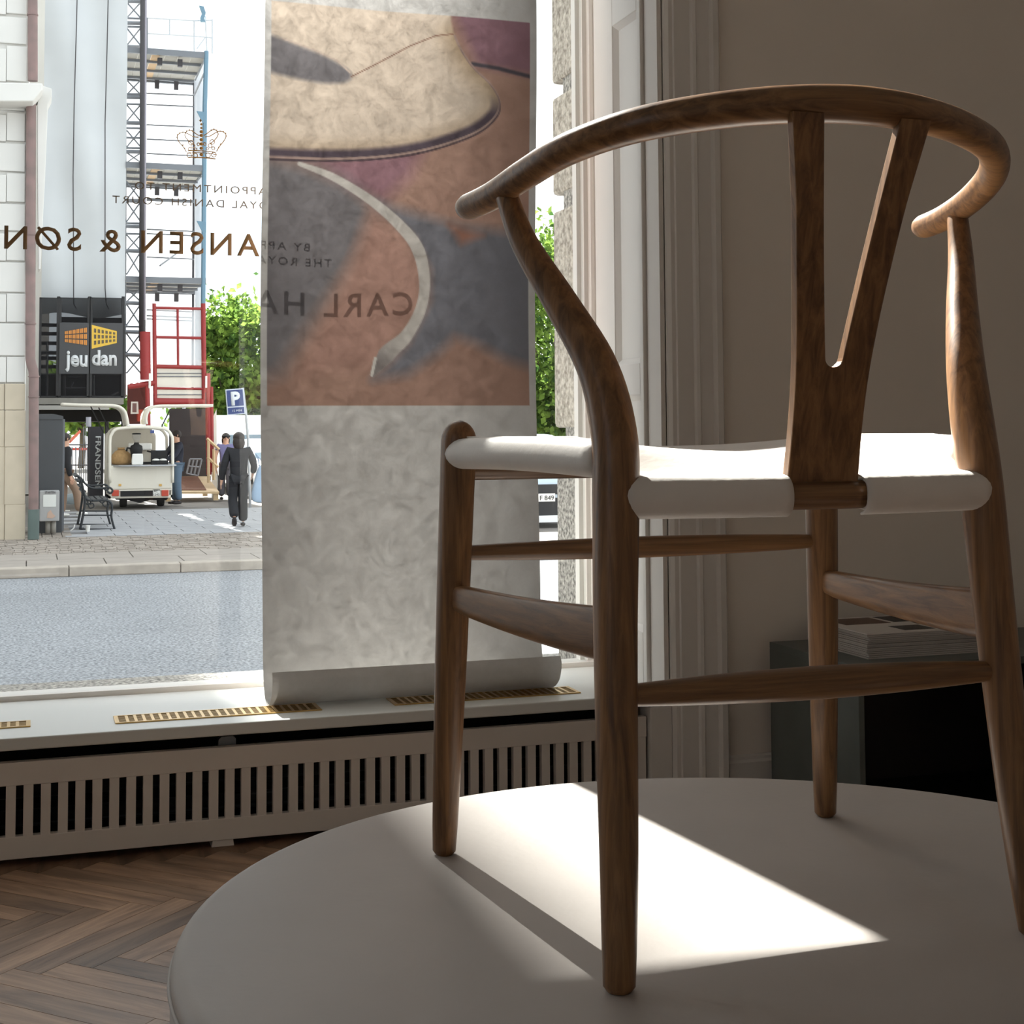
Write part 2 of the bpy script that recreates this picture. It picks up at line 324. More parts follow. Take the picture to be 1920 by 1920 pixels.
# sill board with brass grilles
sill = struct(MB().box(OX0, OX1+.0, YW-.015, YG-.012, SZ-.026, SZ).build('window_2', sillp, bevel=.003)); sill.name = 'sill'
V = [(-.40, .013, 3.352, 3.418), (.187, .638, 3.320, 3.405), (.806, 1.262, 3.318, 3.405)]
gdark = dark
for x0, x1, y0, y1 in V:
    gx = thing('brass_grille', ((x0+x1)/2, (y0+y1)/2, SZ), {-.40: 'brass air grille at the far left end of the white window sill', .187: 'brass air grille in the sill, half lit by sun, left of the curled banner', .806: 'brass air grille in the sill under the right end of the curled banner'}[x0], 'grille', 'brass grilles in the window sill')
    f = MB(); t = .006; z0, z1 = SZ+.0003, SZ+.0028
    f.box(x0, x1, y0, y0+t, z0, z1).box(x0, x1, y1-t, y1, z0, z1).box(x0, x0+.009, y0+t, y1-t, z0, z1).box(x1-.009, x1, y0+t, y1-t, z0, z1)
    f.build('frame', brass, gx)
    MB().box(x0+.004, x1-.004, y0+.003, y1-.003, SZ+.0001, SZ+.0004).build('slot_backing', gdark, gx)
    n = int((x1-x0-.018)/.0175); bw = (x1-x0-.018)/n
    cb = MB().box(-.0032, .0032, -(y1-y0)/2+t, (y1-y0)/2-t, 0, .0022).mesh('bar'); cb.materials.append(brass)
    for k in range(1, n): place('bar', cb, (x0+.009+k*bw, (y0+y1)/2, z0), gx)
    lb = MB(); m = 8
    for k in range(1, m): yy = y0+t+(y1-y0-2*t)*k/m; lb.box(x0+.009, x1-.009, yy-.0012, yy+.0012, z0, z0+.0018)
    lb.build('cross_wires', brass, gx, kind='stuff')

# radiator cover
rc = thing('radiator_cover', (.43, YW, 0), 'beige painted radiator cover with upright slats below the window sill', 'radiator cover')
ra, rb = OX0+.01, OX1-.06
RT, ST, SB, RBm = .212, .164, .060, .014
MB().box(ra, rb, YW+.0, YW+.02, ST, RT).build('top_rail', radp, rc, bevel=.0015)
MB().box(ra, rb, YW+.0, YW+.02, RBm, SB).build('bottom_rail', radp, rc, bevel=.0015)
pit = .0346; sm_ = MB().box(-.0098, .0098, 0, .018, SB, ST).mesh('slat'); sm_.materials.append(radp)
x = ra+.012
while x < rb-.005: place('slat', sm_, (x, YW+.001, 0), rc); x += pit
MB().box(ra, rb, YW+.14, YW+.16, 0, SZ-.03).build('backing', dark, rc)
for k, px in enumerate((415, 1750)):
    p = PY(415, 1600, YW+.03) if k == 0 else (1.25, 0, 0)
    b = MB().prism([(p[0]-.024, 0), (p[0]+.024, 0), (p[0]+.019, .03), (p[0]-.019, .03)], lambda a, b_, d: (a, d, b_), YW+.004, YW+.05); b.build('foot', radp, rc)
pb_ = PY(426, 1395, YW+.03)
MB().prism([(pb_[0]-.019, .19), (pb_[0]+.019, .19), (pb_[0]+.019, .222), (pb_[0]+.012, .228), (pb_[0]-.012, .228), (pb_[0]-.019, .222)], lambda a, b_, d: (a, d, b_), YW+.03, YW+.05).build('valve_bracket', mat('clear_plastic', (120, 125, 130), .3), rc)
hr = MB()
for zz in (.07, .13): hr.tube([(OX0+.05, YW+.11, zz), (OX1-.08, YW+.11, zz)], .018, 10)
rad = hr.build('heating_pipes', mat('black_iron', (22, 22, 24), .5), None, smooth=True); tag(rad, 'dark heating pipes hidden behind the slatted radiator cover', 'pipe')

# ------------------------------------------------------------------ lettering on the glass
YL = YG-.001
lx = (-1, 0, 0); lz = (0, 0, 1)
zN = PY(25, 466, YL)[2]
text_obj('lettering', 'CARL HANSEN & SØN', gold, win, (.880, YL, zN), lx, lz, .0575, width=.940, spacing=1.25, bold=.012)
lt = mat('thin_gold_lettering', (120, 108, 92), .6)
zb1, zb2 = PY(420, 362, YL)[2], PY(420, 389, YL)[2]
cxl = .432
text_obj('lettering', 'BY APPOINTMENT TO', lt, win, (cxl+.19, YL, zb1), lx, lz, .0195, width=.38, spacing=1.3)
text_obj('lettering', 'THE ROYAL DANISH COURT', lt, win, (cxl+.243, YL, zb2), lx, lz, .0195, width=.486, spacing=1.3)
# crown
cr = MB(); c0 = PY(377, 292, YL); S = 1/ (FPX/3.62)
def cp(px, py): q = PY(px, py, YL); return (q[0], YL, q[2])
def stroke(pts, wd=.0012, n=24):
    q = spline([cp(*p) for p in pts], n); cr.tube(q, wd, 5)
for sg in (-1, 1):
    M = lambda p: (378+sg*(p[0]-378)*1.0, p[1]+(0 if sg < 0 else (p[0]-378)*-.055))
    stroke([M(p) for p in ((350, 284), (344, 274), (336, 264), (332, 255), (335, 249), (343, 246), (352, 249), (362, 255), (372, 257))])
    stroke([M(p) for p in ((362, 270), (353, 262), (347, 253), (349, 246), (355, 243), (362, 246), (370, 252), (374, 254))])
    for p in ((332, 255), (333, 250), (337, 247), (343, 246), (348, 247), (350, 244), (355, 242), (360, 244), (343, 270), (346, 276)):
        q = cp(*M(p)); cr.ellipsoid(q, .0019, .001, .0019, 6, 4)
    for p, r in (((358, 266), .006), (362, 272) and ((362, 273), .005), ((356, 278), .004), ((367, 279), .003), ((372, 270), .0035), ((355, 290), .006), ((366, 291), .006)):
        q = cp(*M(p)); cr.tube([(q[0]+r*math.cos(t), YL, q[2]+r*math.sin(t)) for t in np.linspace(0, 2*math.pi, 10)], .0011, 5)
stroke([(352, 283), (364, 282.5), (378, 283), (392, 284), (404, 286)], .0013); stroke([(352, 295), (364, 295), (378, 295.5), (392, 296.5), (404, 298)], .0016); stroke([(350, 287), (364, 286), (378, 286.5), (392, 287.5), (405, 290)], .001)
for y in (233, 240, 247, 254, 262, 270, 278, 290): q = cp(377.5, y); cr.ellipsoid(q, .0045 if y > 245 else .0028, .001, .0045 if y > 245 else .0032, 8, 4)
q = cp(376, 226); cr.box(q[0]-.003, q[0]+.003, YL-.0008, YL+.0008, q[2]-.0012, q[2]+.0012).box(q[0]-.0012, q[0]+.0012, YL-.0008, YL+.0008, q[2]-.004, q[2]+.004)
cr.build('crown_emblem', mat('crown_gold', (150, 112, 52), .5, metal=.2), win)

# ------------------------------------------------------------------ hanging banner with printed picture
def in_poly(x, y, poly):
    c = np.zeros_like(x, bool); n = len(poly)
    for i in range(n):
        x0, y0 = poly[i]; x1, y1 = poly[(i+1) % n]
        c ^= ((y0 > y) != (y1 > y)) & (x < (x1-x0)*(y-y0)/((y1-y0)+1e-9)+x0)
    return c
def seg_dist(x, y, pts):
    d = np.full_like(x, 1e9); tt = np.zeros_like(x); n = len(pts)-1
    for i in range(n):
        a = np.array(pts[i][:2]); b = np.array(pts[i+1][:2]); v = b-a; L2 = (v**2).sum()+1e-9
        t = np.clip(((x-a[0])*v[0]+(y-a[1])*v[1])/L2, 0, 1); dd = np.hypot(x-a[0]-t*v[0], y-a[1]-t*v[1])
        m = dd < d; d = np.where(m, dd, d); tt = np.where(m, (i+t)/n, tt)
    return d, tt
def soft(x, y, poly, w=3.):
    d, _ = seg_dist(x, y, list(poly)+[poly[0]]); s = np.where(in_poly(x, y, poly), d, -d)
    return np.clip(s/w*.5+.5, 0, 1)
def print_color(px, py):                      # the printed picture, in picture-poster coordinates
    C = np.zeros(px.shape+(3,)); C[:] = (204, 166, 150)
    def lay(m, rgb):
        nonlocal C; C = C*(1-m[..., None]) + np.array(rgb, float)*m[..., None]
    lay(soft(px, py, [(825, -40), (1010, -40), (1010, 108), (890, 95)], 14), (180, 140, 152))
    d, _ = seg_dist(px, py, [(880, 93), (930, 98), (1010, 112)]); lay(np.clip(1.6-d/3.5, 0, 1), (110, 104, 112))
    lay(soft(px, py, [(570, 295), (790, 262), (765, 320), (715, 372), (650, 352)], 20), (176, 136, 146))
    lay(soft(px, py, [(480, 290), (560, 305), (640, 335), (705, 385), (690, 430), (655, 500), (610, 570), (565, 640), (530, 700), (480, 720)], 26), (150, 146, 150))
    lay(soft(px, py, [(690, 385), (745, 430), (775, 480), (790, 530), (780, 590), (740, 640), (690, 690), (560, 700), (610, 590), (660, 480)], 20), (210, 168, 154))
    lay(soft(px, py, [(700, 372), (780, 392), (860, 412), (1010, 425), (1010, 690), (950, 672), (890, 640), (850, 628), (820, 660), (760, 702), (694, 712), (760, 640), (800, 560), (800, 500), (770, 440)], 16), (148, 148, 157))
    lay(soft(px, py, [(838, 410), (905, 430), (862, 448)], 10), (190, 140, 122))
    shell = spline([(480, -60), (828, -60), (838, 10), (852, 55), (880, 98), (915, 130), (933, 160), (930, 188), (900, 220), (850, 246), (780, 270), (700, 286), (600, 296), (480, 298)], 90)
    shell = [tuple(p) for p in shell]
    sd, _ = seg_dist(px, py, shell[18:]); ins = soft(px, py, shell, 2.5)
    edge = np.clip(1-sd/55, 0, 1)**1.5
    base = np.array((250, 232, 214))[None]*(1-edge[..., None]*.45) + np.array((178, 140, 96))[None]*edge[..., None]*.45
    C = C*(1-ins[..., None]) + base*ins[..., None]
    low = np.clip((py-150)/40, 0, 1); lay(np.clip(1.5-np.abs(sd-8)/9, 0, 1)*low*ins, (110, 98, 108))
    lay(np.clip(1.7-sd/1.8, 0, 1), (206, 178, 168))
    sd2, _ = seg_dist(px, py-4, shell[22:]); lay(np.clip(1.5-sd2/1.8, 0, 1)*(1-ins), (96, 84, 92))
    hole = [tuple(p) for p in spline([(480, 58), (540, 78), (600, 98), (640, 118), (651, 133), (640, 146), (600, 151), (555, 147), (480, 134)], 40)]
    lay(soft(px, py, hole, 5), (146, 142, 146))
    d, _ = seg_dist(px, py, [(525, 72), (580, 88), (625, 106), (648, 126)]); lay(np.clip(1.4-d/1.6, 0, 1), (230, 210, 196))
    d, _ = seg_dist(px, py, [(651, 134), (700, 104), (760, 66), (810, 42), (842, 37)]); lay(np.clip(1.5-d/1.1, 0, 1), (168, 128, 112))
    d, t = seg_dist(px, py, spline([(558, 308), (620, 330), (690, 370), (745, 415), (780, 460), (793, 520), (786, 575), (758, 628), (722, 662), (694, 704)], 50))
    wd = np.interp(t, [0, .1, .3, .45, .6, .75, .9, 1], [4, 7, 10, 12, 10, 11, 16, 3]); lay(np.clip((wd-d)/2+.5, 0, 1), (232, 226, 220))
    lay(np.clip((wd-d)/2+.5, 0, 1)*np.clip((t-.82)*8, 0, 1)*.7, (132, 124, 124))
    d, _ = seg_dist(px, py, [(699, 672), (692, 703)]); lay(np.clip(2.6-d/1.4, 0, 1), (250, 246, 240))
    return C
BX0, BX1 = PY(490, 1000, YB)[0], PY(1011, 1150, YB)[0]; BTOP = TZ0-.012
pz0, pz1 = PY(505, 762, YB)[2], PY(503, 1, YB)[2]; pxl, pxr = PY(503.5, 600, YB)[0], PY(993.5, 600, YB)[0]
prof = [(YB, z) for z in np.arange(BTOP, .45, -.0032)] + [tuple(p) for p in spline([(YB, .45), (YB-.002, .40), (YB-.008, .345), (YB-.025, .295), (YB-.055, SZ+.0035), (YB-.095, SZ+.0035), (YB-.135, .293), (YB-.150, .328), (YB-.143, .350)], 40)][1:]
nu = 250; us = np.linspace(0, 1, nu)
bv = []; bc = []
arc = 0
for i, (y, z) in enumerate(prof):
    X = BX0 + (BX1-BX0)*us; wob = .004*np.sin(us*5+z*3.1)+.003*np.sin(us*11+1.7*z)
    wob = wob*min(1, max(0, (z-.45)/.3)) if z > .45 else wob*0
    bv.append(np.c_[X + (.004*math.sin(z*4.)), y + wob, np.full(nu, z)])
    u = (X-pxl)/(pxr-pxl); v = (pz1-z)/(pz1-pz0)
    PXc = 503.5+490*u; PYc = 1+761*v
    inside = (u > 0) & (u < 1) & (z > pz0) & (z < pz1) & (y == YB)
    C = np.full((nu, 3), 244.); C[:] = (240, 238, 236)
    if inside.any(): C[inside] = print_color(PXc, PYc)[inside]
    bc.append(C)
bv = np.vstack(bv); bc = np.vstack(bc)/255.; bc = np.where(bc <= .04045, bc/12.92, ((bc+.055)/1.055)**2.4)
nr = len(prof); idx = np.arange(nr*nu).reshape(nr, nu)
fq = np.stack([idx[:-1, :-1], idx[:-1, 1:], idx[1:, 1:], idx[1:, :-1]], -1).reshape(-1, 4)
bme = bpy.data.meshes.new('banner'); bme.from_pydata(bv.tolist(), [], fq.tolist()); bme.update(); bme.polygons.foreach_set('use_smooth', [True]*len(bme.polygons))
ca = bme.color_attributes.new('print', 'FLOAT_COLOR', 'POINT'); ca.data.foreach_set('color', np.c_[bc, np.ones(len(bc))].ravel())
bm_ = bpy.data.materials.new('nonwoven_banner'); bm_.use_nodes = True; nt = bm_.node_tree; nt.nodes.clear()
N = nt.nodes.new; o_ = N('ShaderNodeOutputMaterial'); att = N('ShaderNodeVertexColor'); att.layer_name = 'print'
tc = N('ShaderNodeTexCoord'); n1 = N('ShaderNodeTexNoise'); n1.inputs['Scale'].default_value = 20; n1.inputs['Detail'].default_value = 12; n1.inputs['Roughness'].default_value = .82; n1.inputs['Distortion'].default_value = .5
r1 = N('ShaderNodeMapRange'); r1.inputs[1].default_value = .36; r1.inputs[2].default_value = .66; r1.inputs[3].default_value = .62; r1.inputs[4].default_value = 1.5
nt.links.new(tc.outputs['Object'], n1.inputs['Vector']); nt.links.new(n1.outputs[0], r1.inputs[0])
TR = .022
mul = N('ShaderNodeMix'); mul.data_type = 'RGBA'; mul.blend_type = 'MULTIPLY'; mul.inputs[0].default_value = 1
nt.links.new(att.outputs[0], mul.inputs[6]); nt.links.new(r1.outputs[0], mul.inputs[7])
tm = N('ShaderNodeMix'); tm.data_type = 'RGBA'; tm.blend_type = 'MULTIPLY'; tm.inputs[0].default_value = 1; tm.inputs[7].default_value = (TR, TR*.96, TR*.92, 1); nt.links.new(mul.outputs[2], tm.inputs[6])
trn = N('ShaderNodeBsdfTranslucent'); nt.links.new(tm.outputs[2], trn.inputs[0])
dm = N('ShaderNodeMix'); dm.data_type = 'RGBA'; dm.blend_type = 'MULTIPLY'; dm.inputs[0].default_value = 1; dm.inputs[7].default_value = (.62, .61, .60, 1); nt.links.new(att.outputs[0], dm.inputs[6])
dfb = N('ShaderNodeBsdfDiffuse'); nt.links.new(dm.outputs[2], dfb.inputs[0])
ads = N('ShaderNodeAddShader'); nt.links.new(dfb.outputs[0], ads.inputs[0]); nt.links.new(trn.outputs[0], ads.inputs[1])
rfm = N('ShaderNodeMix'); rfm.data_type = 'RGBA'; rfm.blend_type = 'MULTIPLY'; rfm.inputs[0].default_value = 1; rfm.inputs[7].default_value = (.07, .07, .07, 1); nt.links.new(mul.outputs[2], rfm.inputs[6])
rfr = N('ShaderNodeBsdfRefraction'); rfr.inputs['Roughness'].default_value = .95; rfr.inputs['IOR'].default_value = 1.4; nt.links.new(rfm.outputs[2], rfr.inputs[0])
ad3 = N('ShaderNodeAddShader'); nt.links.new(ads.outputs[0], ad3.inputs[0]); nt.links.new(rfr.outputs[0], ad3.inputs[1]); nt.links.new(ad3.outputs[0], o_.inputs[0])
bme.materials.append(bm_)
ban = bpy.data.objects.new('hanging_banner', bme); col.objects.link(ban)
tag(ban, 'grey translucent fabric banner with a printed chair close-up, curled on the sill', 'banner')
struct(MB().tube([(BX0-.05, YB, BTOP+.008), (BX1+.05, YB, BTOP+.008)], .008, 10).build('trim_9', trimp, smooth=True)) if False else None
rodm = MB().tube([(BX0-.06, YB, BTOP+.006), (BX1+.06, YB, BTOP+.006)], .009, 10)
for xx in (BX0+.05, BX1-.05): rodm.tube([(xx, YB, BTOP+.006), (xx, YG-.06, TZ0+.02)], .0015, 6)
tag(rodm.build('banner_rod', mat('steel', (160, 160, 160), .35, metal=1.), None, smooth=True), 'thin metal rod under the window transom that the fabric banner hangs from', 'rod')

# ================================================================== PODIUM
PCx, PCy, PR = .678, 1.296, .556
pod = thing('round_podium', (PCx, PCy, 0), 'round podium upholstered in pale leather under the wooden chair', 'podium')
er = .015; prf = [(.0, HP)] + [(r_, HP) for r_ in (.2, .4, PR-er-.06, PR-er)] + [(PR-er+er*math.sin(t), HP-er+er*math.cos(t)) for t in np.linspace(.15, math.pi/2, 9)] + [(PR, HP-.0175), (PR-.0022, HP-.0195), (PR, HP-.0215), (PR, .05), (PR-.01, .012), (PR-.03, .0)]
prf = [(max(r_, .001), z) for r_, z in prf]
MB().lathe(prf, 160, PCx, PCy).build('cushion', podm, pod, smooth=True, angle=60)
MB().tube([(PCx+(PR+.0005)*math.cos(t), PCy+(PR+.0005)*math.sin(t), HP-.0195) for t in np.linspace(0, 2*math.pi, 161)], .0022, 8, caps=False).build('piping', podm, pod, smooth=True)

# ================================================================== THE CHAIR
CB = np.array([.677, 1.337, HP+.0004])
ch = thing('wooden_chair', CB, 'oak chair with curved top rail, Y-shaped back and white leather seat on the podium', 'chair')
def Q(u, v, z): return CB + np.array([u, v, z])
# rear legs
zk = [0, .1, .2, .3, .4, .46, .52, .58, .64, .690]
uk = [.2053, .1999, .1964, .1928, .1884, .1862, .1935, .2150, .2390, .2505]
vk = [-.1803, -.1692, -.1585, -.1492, -.142, -.1342, -.1146, -.0806, -.0463, -.0257]
rk = [.0140, .0165, .0182, .0195, .0208, .0208, .0188, .0160, .0128, .0105]
for sg in (-1, 1):
    S_ = spline([(sg*a, b, c, d) for a, b, c, d in zip(uk, vk, zk, rk)], 60)
    path = [Q(*p[:3]) for p in S_]; rr = [p[3] for p in S_]
    path = [Q(sg*uk[0], vk[0], .0002)] + [path[0]+np.array([0, 0, .004])] + path[2:]; rr = [rk[0]-.0035, rk[0]-.0003] + rr[2:]
    MB().tube(path, rr, 24).build('rear_leg', oakz, ch, smooth=True, angle=50)
# front legs with domed tops
for sg in (-1, 1):
    prof_ = [(-.0, .0095), (.004, .0128), (.03, .0140), (.12, .0160), (.22, .0177), (.30, .0186), (.38, .0192), (.43, .0196), (.452, .0196)]
    prof_ += [(.452+.023*math.sin(t), max(.0196*math.cos(t), .0006)) for t in np.linspace(.25, math.pi/2, 7)]
    path = [Q(sg*(.2372 - .012*z/.475), .246 - .026*z/.475, z+.0002) for z, r_ in prof_]
    MB().tube(path, [r_ for z, r_ in prof_], 24, up=(0, 1, 0)).build('front_leg', oakz, ch, smooth=True, angle=50)
# top rail
hu = [0, .0666, .1298, .1846, .223, .2437, .2553, .2652]; hv = [-.2402, -.2328, -.2112, -.1751, -.1238, -.0625, .0023, .0682]; hz = [.7435, .7411, .7351, .7266, .7146, .7005, .6896, .6859]
half = list(zip(hu, hv, hz)); full = [(-a, b, c) for a, b, c in half[::-1]] + half[1:]
S_ = spline(full, 110); n = len(S_)
rr = []
for i in range(n):
    t = abs(2*i/(n-1)-1); a = .0150 - .0012*t; b = .0172 - .0042*t
    if t > .965: k = (t-.965)/.035; e = math.sqrt(max(0, 1-k*k*.96)); a *= e; b *= e
    rr.append((a, b))
MB().tube([Q(*p) for p in S_], rr, 24, up=(0, 0, 1)).build('top_rail', oakx, ch, smooth=True, angle=60)
# Y-shaped back splat
def ysurf(z): return -.165 - .078*((z-.412)/.313) + .004*math.sin(math.pi*(z-.412)/.313)
out = [(.0362, .412), (.0352, .46), (.0366, .51), (.0412, .56), (.0475, .61), (.0545, .66), (.0620, .70), (.0680, .732)]
inn = [(.0378, .730), (.0330, .70), (.0266, .66), (.0196, .61), (.0128, .56), (.0095, .535), (.0068, .524), (.0030, .5185)]
so_ = spline(out, 60); zr_ = list(np.linspace(.412, .5185, 9)) + [.5186, .5192, .5204, .522, .524, .527, .532, .540] + list(np.linspace(.555, .732, 16)); UC = .009
ol = [(float(np.interp(z, [p[1] for p in so_], [p[0] for p in so_])), z) for z in zr_]
def yin(z): return 0. if z < .5186 else (math.sqrt(max(0, UC**2-(.5276-z)**2)) if z < .5276 else UC+(.0375-UC)*(z-.5276)/(.731-.5276))
y_ = MB(); m = len(ol); vsf = []; fs = []
for s_, off in ((0, -.0055), (1, .0055)):
    for sg in (1, -1):
        for k in range(m): vsf.append(Q(sg*ol[k][0], ysurf(ol[k][1])+off, ol[k][1]))
        for k in range(m): vsf.append(Q(sg*yin(ol[k][1]), ysurf(ol[k][1])+off, ol[k][1]))
def vi(s_, sg, inner, k): return s_*4*m + (0 if sg > 0 else 2*m) + inner*m + k
for sg in (1, -1):
    for k in range(m-1):
        for s_ in (0, 1): fs.append((vi(s_, sg, 0, k), vi(s_, sg, 0, k+1), vi(s_, sg, 1, k+1), vi(s_, sg, 1, k)))
        fs.append((vi(0, sg, 0, k), vi(0, sg, 0, k+1), vi(1, sg, 0, k+1), vi(1, sg, 0, k)))
        if ol[k+1][1] > .5185: fs.append((vi(0, sg, 1, k), vi(0, sg, 1, k+1), vi(1, sg, 1, k+1), vi(1, sg, 1, k)))
y_.add(vsf, fs); ys = y_.build('back_splat', oakz, ch, bevel=.0012)
bmw = bmesh.new(); bmw.from_mesh(ys.data); bmesh.ops.remove_doubles(bmw, verts=bmw.verts, dist=.0004); bmesh.ops.recalc_face_normals(bmw, faces=bmw.faces); bmw.to_mesh(ys.data); bmw.free()
# seat rails
def rearv(u): return -.142 - .026*(1-(u/.188)**2)
MB().tube([Q(u, rearv(u), .405) for u in np.linspace(-.19, .19, 24)], (.0130), 18).build('rear_seat_rail', oakx, ch, smooth=True, angle=60)
MB().tube([Q(u, .232+.004*(1-(u/.23)**2), .4245) for u in np.linspace(-.226, .226, 20)], .0158, 16).build('front_seat_rail', oakx, ch, smooth=True, angle=60)
# stretchers
def stret(name, y0, y1, z, r0, r1, m_, bow=0): 
    us_ = np.linspace(-1, 1, 26); hw = y1
    MB().tube([Q(u*hw, y0, z) for u in us_], [r0+(r1-r0)*(1-abs(u)**1.8) for u in us_], 18, flat=1.1).build(name, m_, ch, smooth=True, angle=60)
stret('front_stretcher', .2275, .222, .3292, .0072, .0112, oakx)
stret('rear_stretcher', -.1555, .190, .2365, .0082, .0135, oakx)
for sg in (-1, 1):
    ts = np.linspace(0, 1, 24); pth = []; rr = []
    for t in ts:
        u = .2295 + (.194-.2295)*t; v = .226 + (-.146-.226)*t; h = .0148 + .0088*min(1, t*1.1)
        e = 1 - .22*max(0, (.12-t)/.12)**2
        zt = .296 + .0150*t - .003*math.sin(math.pi*t); z = zt - h
        pth.append(Q(sg*u, v, z)); rr.append((.0088*e, h*e))
    MB().tube(pth, rr, 24, up=(0, 0, 1), sq=.62).build('side_stretcher', oaky, ch, smooth=True, angle=60)
# leather seat: sling between the side rails, rolled over every rail
st = MB(); NU, NV = 41, 41; gv = []
for j in range(NV):
    t = j/(NV-1)                                   # 0 front .. 1 rear
    for i in range(NU):
        s_ = 2*i/(NU-1)-1
        hw = .226 + (.186-.226)*t; u = s_*hw
        v = .238 + (rearv(u)*1.0 - .238)*t
        zc = (.448 + .004*t) if True else 0
        zs = .4555 + .0015*t
        z = zs - .020*(1-abs(s_)**2.2)*(math.sin(math.pi*(.12+.80*t)))**.7
        zf = .4405; zr = .4218
        if t < .1: z = zf + (z-zf)*math.sin(t/.1*math.pi/2)*(1) if abs(s_) < .97 else z
        if t > .78: k = (t-.78)/.22; z = z + (zr - z)*(k*k*(3-2*k))*1.0
        gv.append(Q(u, v, z))
WR = 12                                          # the leather runs on over the back of the rear rail
for j in range(1, WR+1):
    ph = math.radians(168)*j/WR
    for i in range(NU):
        u = (2*i/(NU-1)-1)*.186; gv.append(Q(u, rearv(u)-.0172*abs(math.sin(ph))**.85, .405+.0168*math.copysign(abs(math.cos(ph))**.85, math.cos(ph))))
fq_ = [(j*NU+i, j*NU+i+1, (j+1)*NU+i+1, (j+1)*NU+i) for j in range(NV-1+WR) for i in range(NU-1) if j < NV-1 or abs(2*(i+.5)/(NU-1)-1)*.186 > .041]
st.add(gv, fq_)
seat = st.build('seat', leather, ch, smooth=True); so = seat.modifiers.new('thick', 'SOLIDIFY'); so.thickness = .002; so.offset = -1
for sg in (-1, 1):
    pth = [Q(sg*(.2275+(.1915-.2275)*t), .216+(-.128-.216)*t, .4385+.0025*math.sin(math.pi*t)) for t in np.linspace(0, 1, 20)]
    rr = [(.0165+.0012*t) for t in np.linspace(0, 1, 20)]
    pth = [pth[0]+(pth[0]-pth[1])*.12] + pth + [pth[-1]+(pth[-1]-pth[-2])*.12]; rr = [.0150] + rr + [.0150]
    MB().tube(pth, rr, 20).build('side_leather_roll', leather, seat, smooth=True, angle=60)
for a, b in ((-.180, -.041), (.041, .180)):
    us_ = np.linspace(a, b, 16); pth = [Q(u, rearv(u), .405) for u in us_]; rr = [(.0158, .0154)]*16; rr[0] = rr[-1] = (.0140, .0136)
    MB().tube(pth, rr, 28, up=(0, 0, 1), sq=.72).build('rear_leather_roll', leather, seat, smooth=True, angle=60)

# ================================================================== CABINET AND MAGAZINES
CT = .378; cX0, cX1, cY0, cY1 = 1.712, 2.95, 2.815, 3.215
cab = thing('low_cabinet', ((cX0+cX1)/2, (cY0+cY1)/2, 0), 'dark green-black low cabinet against the wall behind the chair', 'cabinet')
stone = mat('dark_stone', (84, 90, 87), .45, var=.25, scale=5, rgb2=(108, 113, 109)); blackp = mat('black_lacquer', (26, 25, 25), .4)
MB().box(cX0, cX0+.014, cY0, cY1, 0, CT-.016).build('side_panel', stone, cab, bevel=.001); MB().box(cX1-.014, cX1, cY0, cY1, 0, CT-.016).build('side_panel', stone, cab)
MB().box(cX0, cX1, cY0, cY1, CT-.016, CT).build('top', stone, cab, bevel=.001); MB().box(cX0+.014, cX1-.014, cY1-.012, cY1, 0, CT-.016).build('back_panel', blackp, cab)
MB().box(cX0+.014, cX1-.014, cY0+.02, cY1-.012, .0, .03).build('bottom_shelf', blackp, cab); MB().box((cX0+cX1)/2-.008, (cX0+cX1)/2+.008, cY0+.02, cY1-.012, .03, CT-.016).build('divider', blackp, cab)
paper = mat('grey_paper', (196, 190, 184), .75); cover = mat('magazine_cover', (224, 218, 212), .5); inkd = mat('print_dark', (40, 36, 36), .5); inkb = mat('print_brown', (92, 66, 52), .5)
mx0, mx1, my0, my1 = 1.79, 2.14, 2.90, 3.16
mgm = MB().box(0, mx1-mx0, 0, my1-my0, 0, .0032).mesh('magazine'); mgm.materials.append(paper)
zz = CT
ORD = ['', 'second', 'third', 'fourth', 'fifth', 'sixth', 'seventh', 'eighth', 'ninth', 'tenth', 'eleventh', 'twelfth', 'thirteenth']
for k in range(13):
    o = place('magazine', mgm, (mx0+random.uniform(-.004, .004)+.0012*k*0, my0+random.uniform(-.003, .003), zz)); zz += .0041
    tag(o, ('lowest magazine of the stack, lying directly on the dark cabinet' if k == 0 else 'magazine %s from the bottom of the stack on the dark cabinet' % ORD[k]), 'magazine', 'stacked magazines')
tm_ = thing('magazine', (mx0, my0, zz), 'topmost magazine of the stack with four dark pictures on its cover', 'magazine', 'stacked magazines')
MB().box(mx0-.002, mx1, my0, my1, zz, zz+.003).build('cover', cover, tm_); zt = zz+.003
for (a, b, c, d), m_ in (((.03, .15, .14, .24), inkb), ((.165, .335, .15, .245), inkd), ((.20, .33, .03, .13), inkd), ((.11, .19, .02, .09), inkd)):
    MB().box(mx0+a, mx0+b, my0+c, my0+d, zt, zt+.0004).build('cover_picture', m_, tm_)

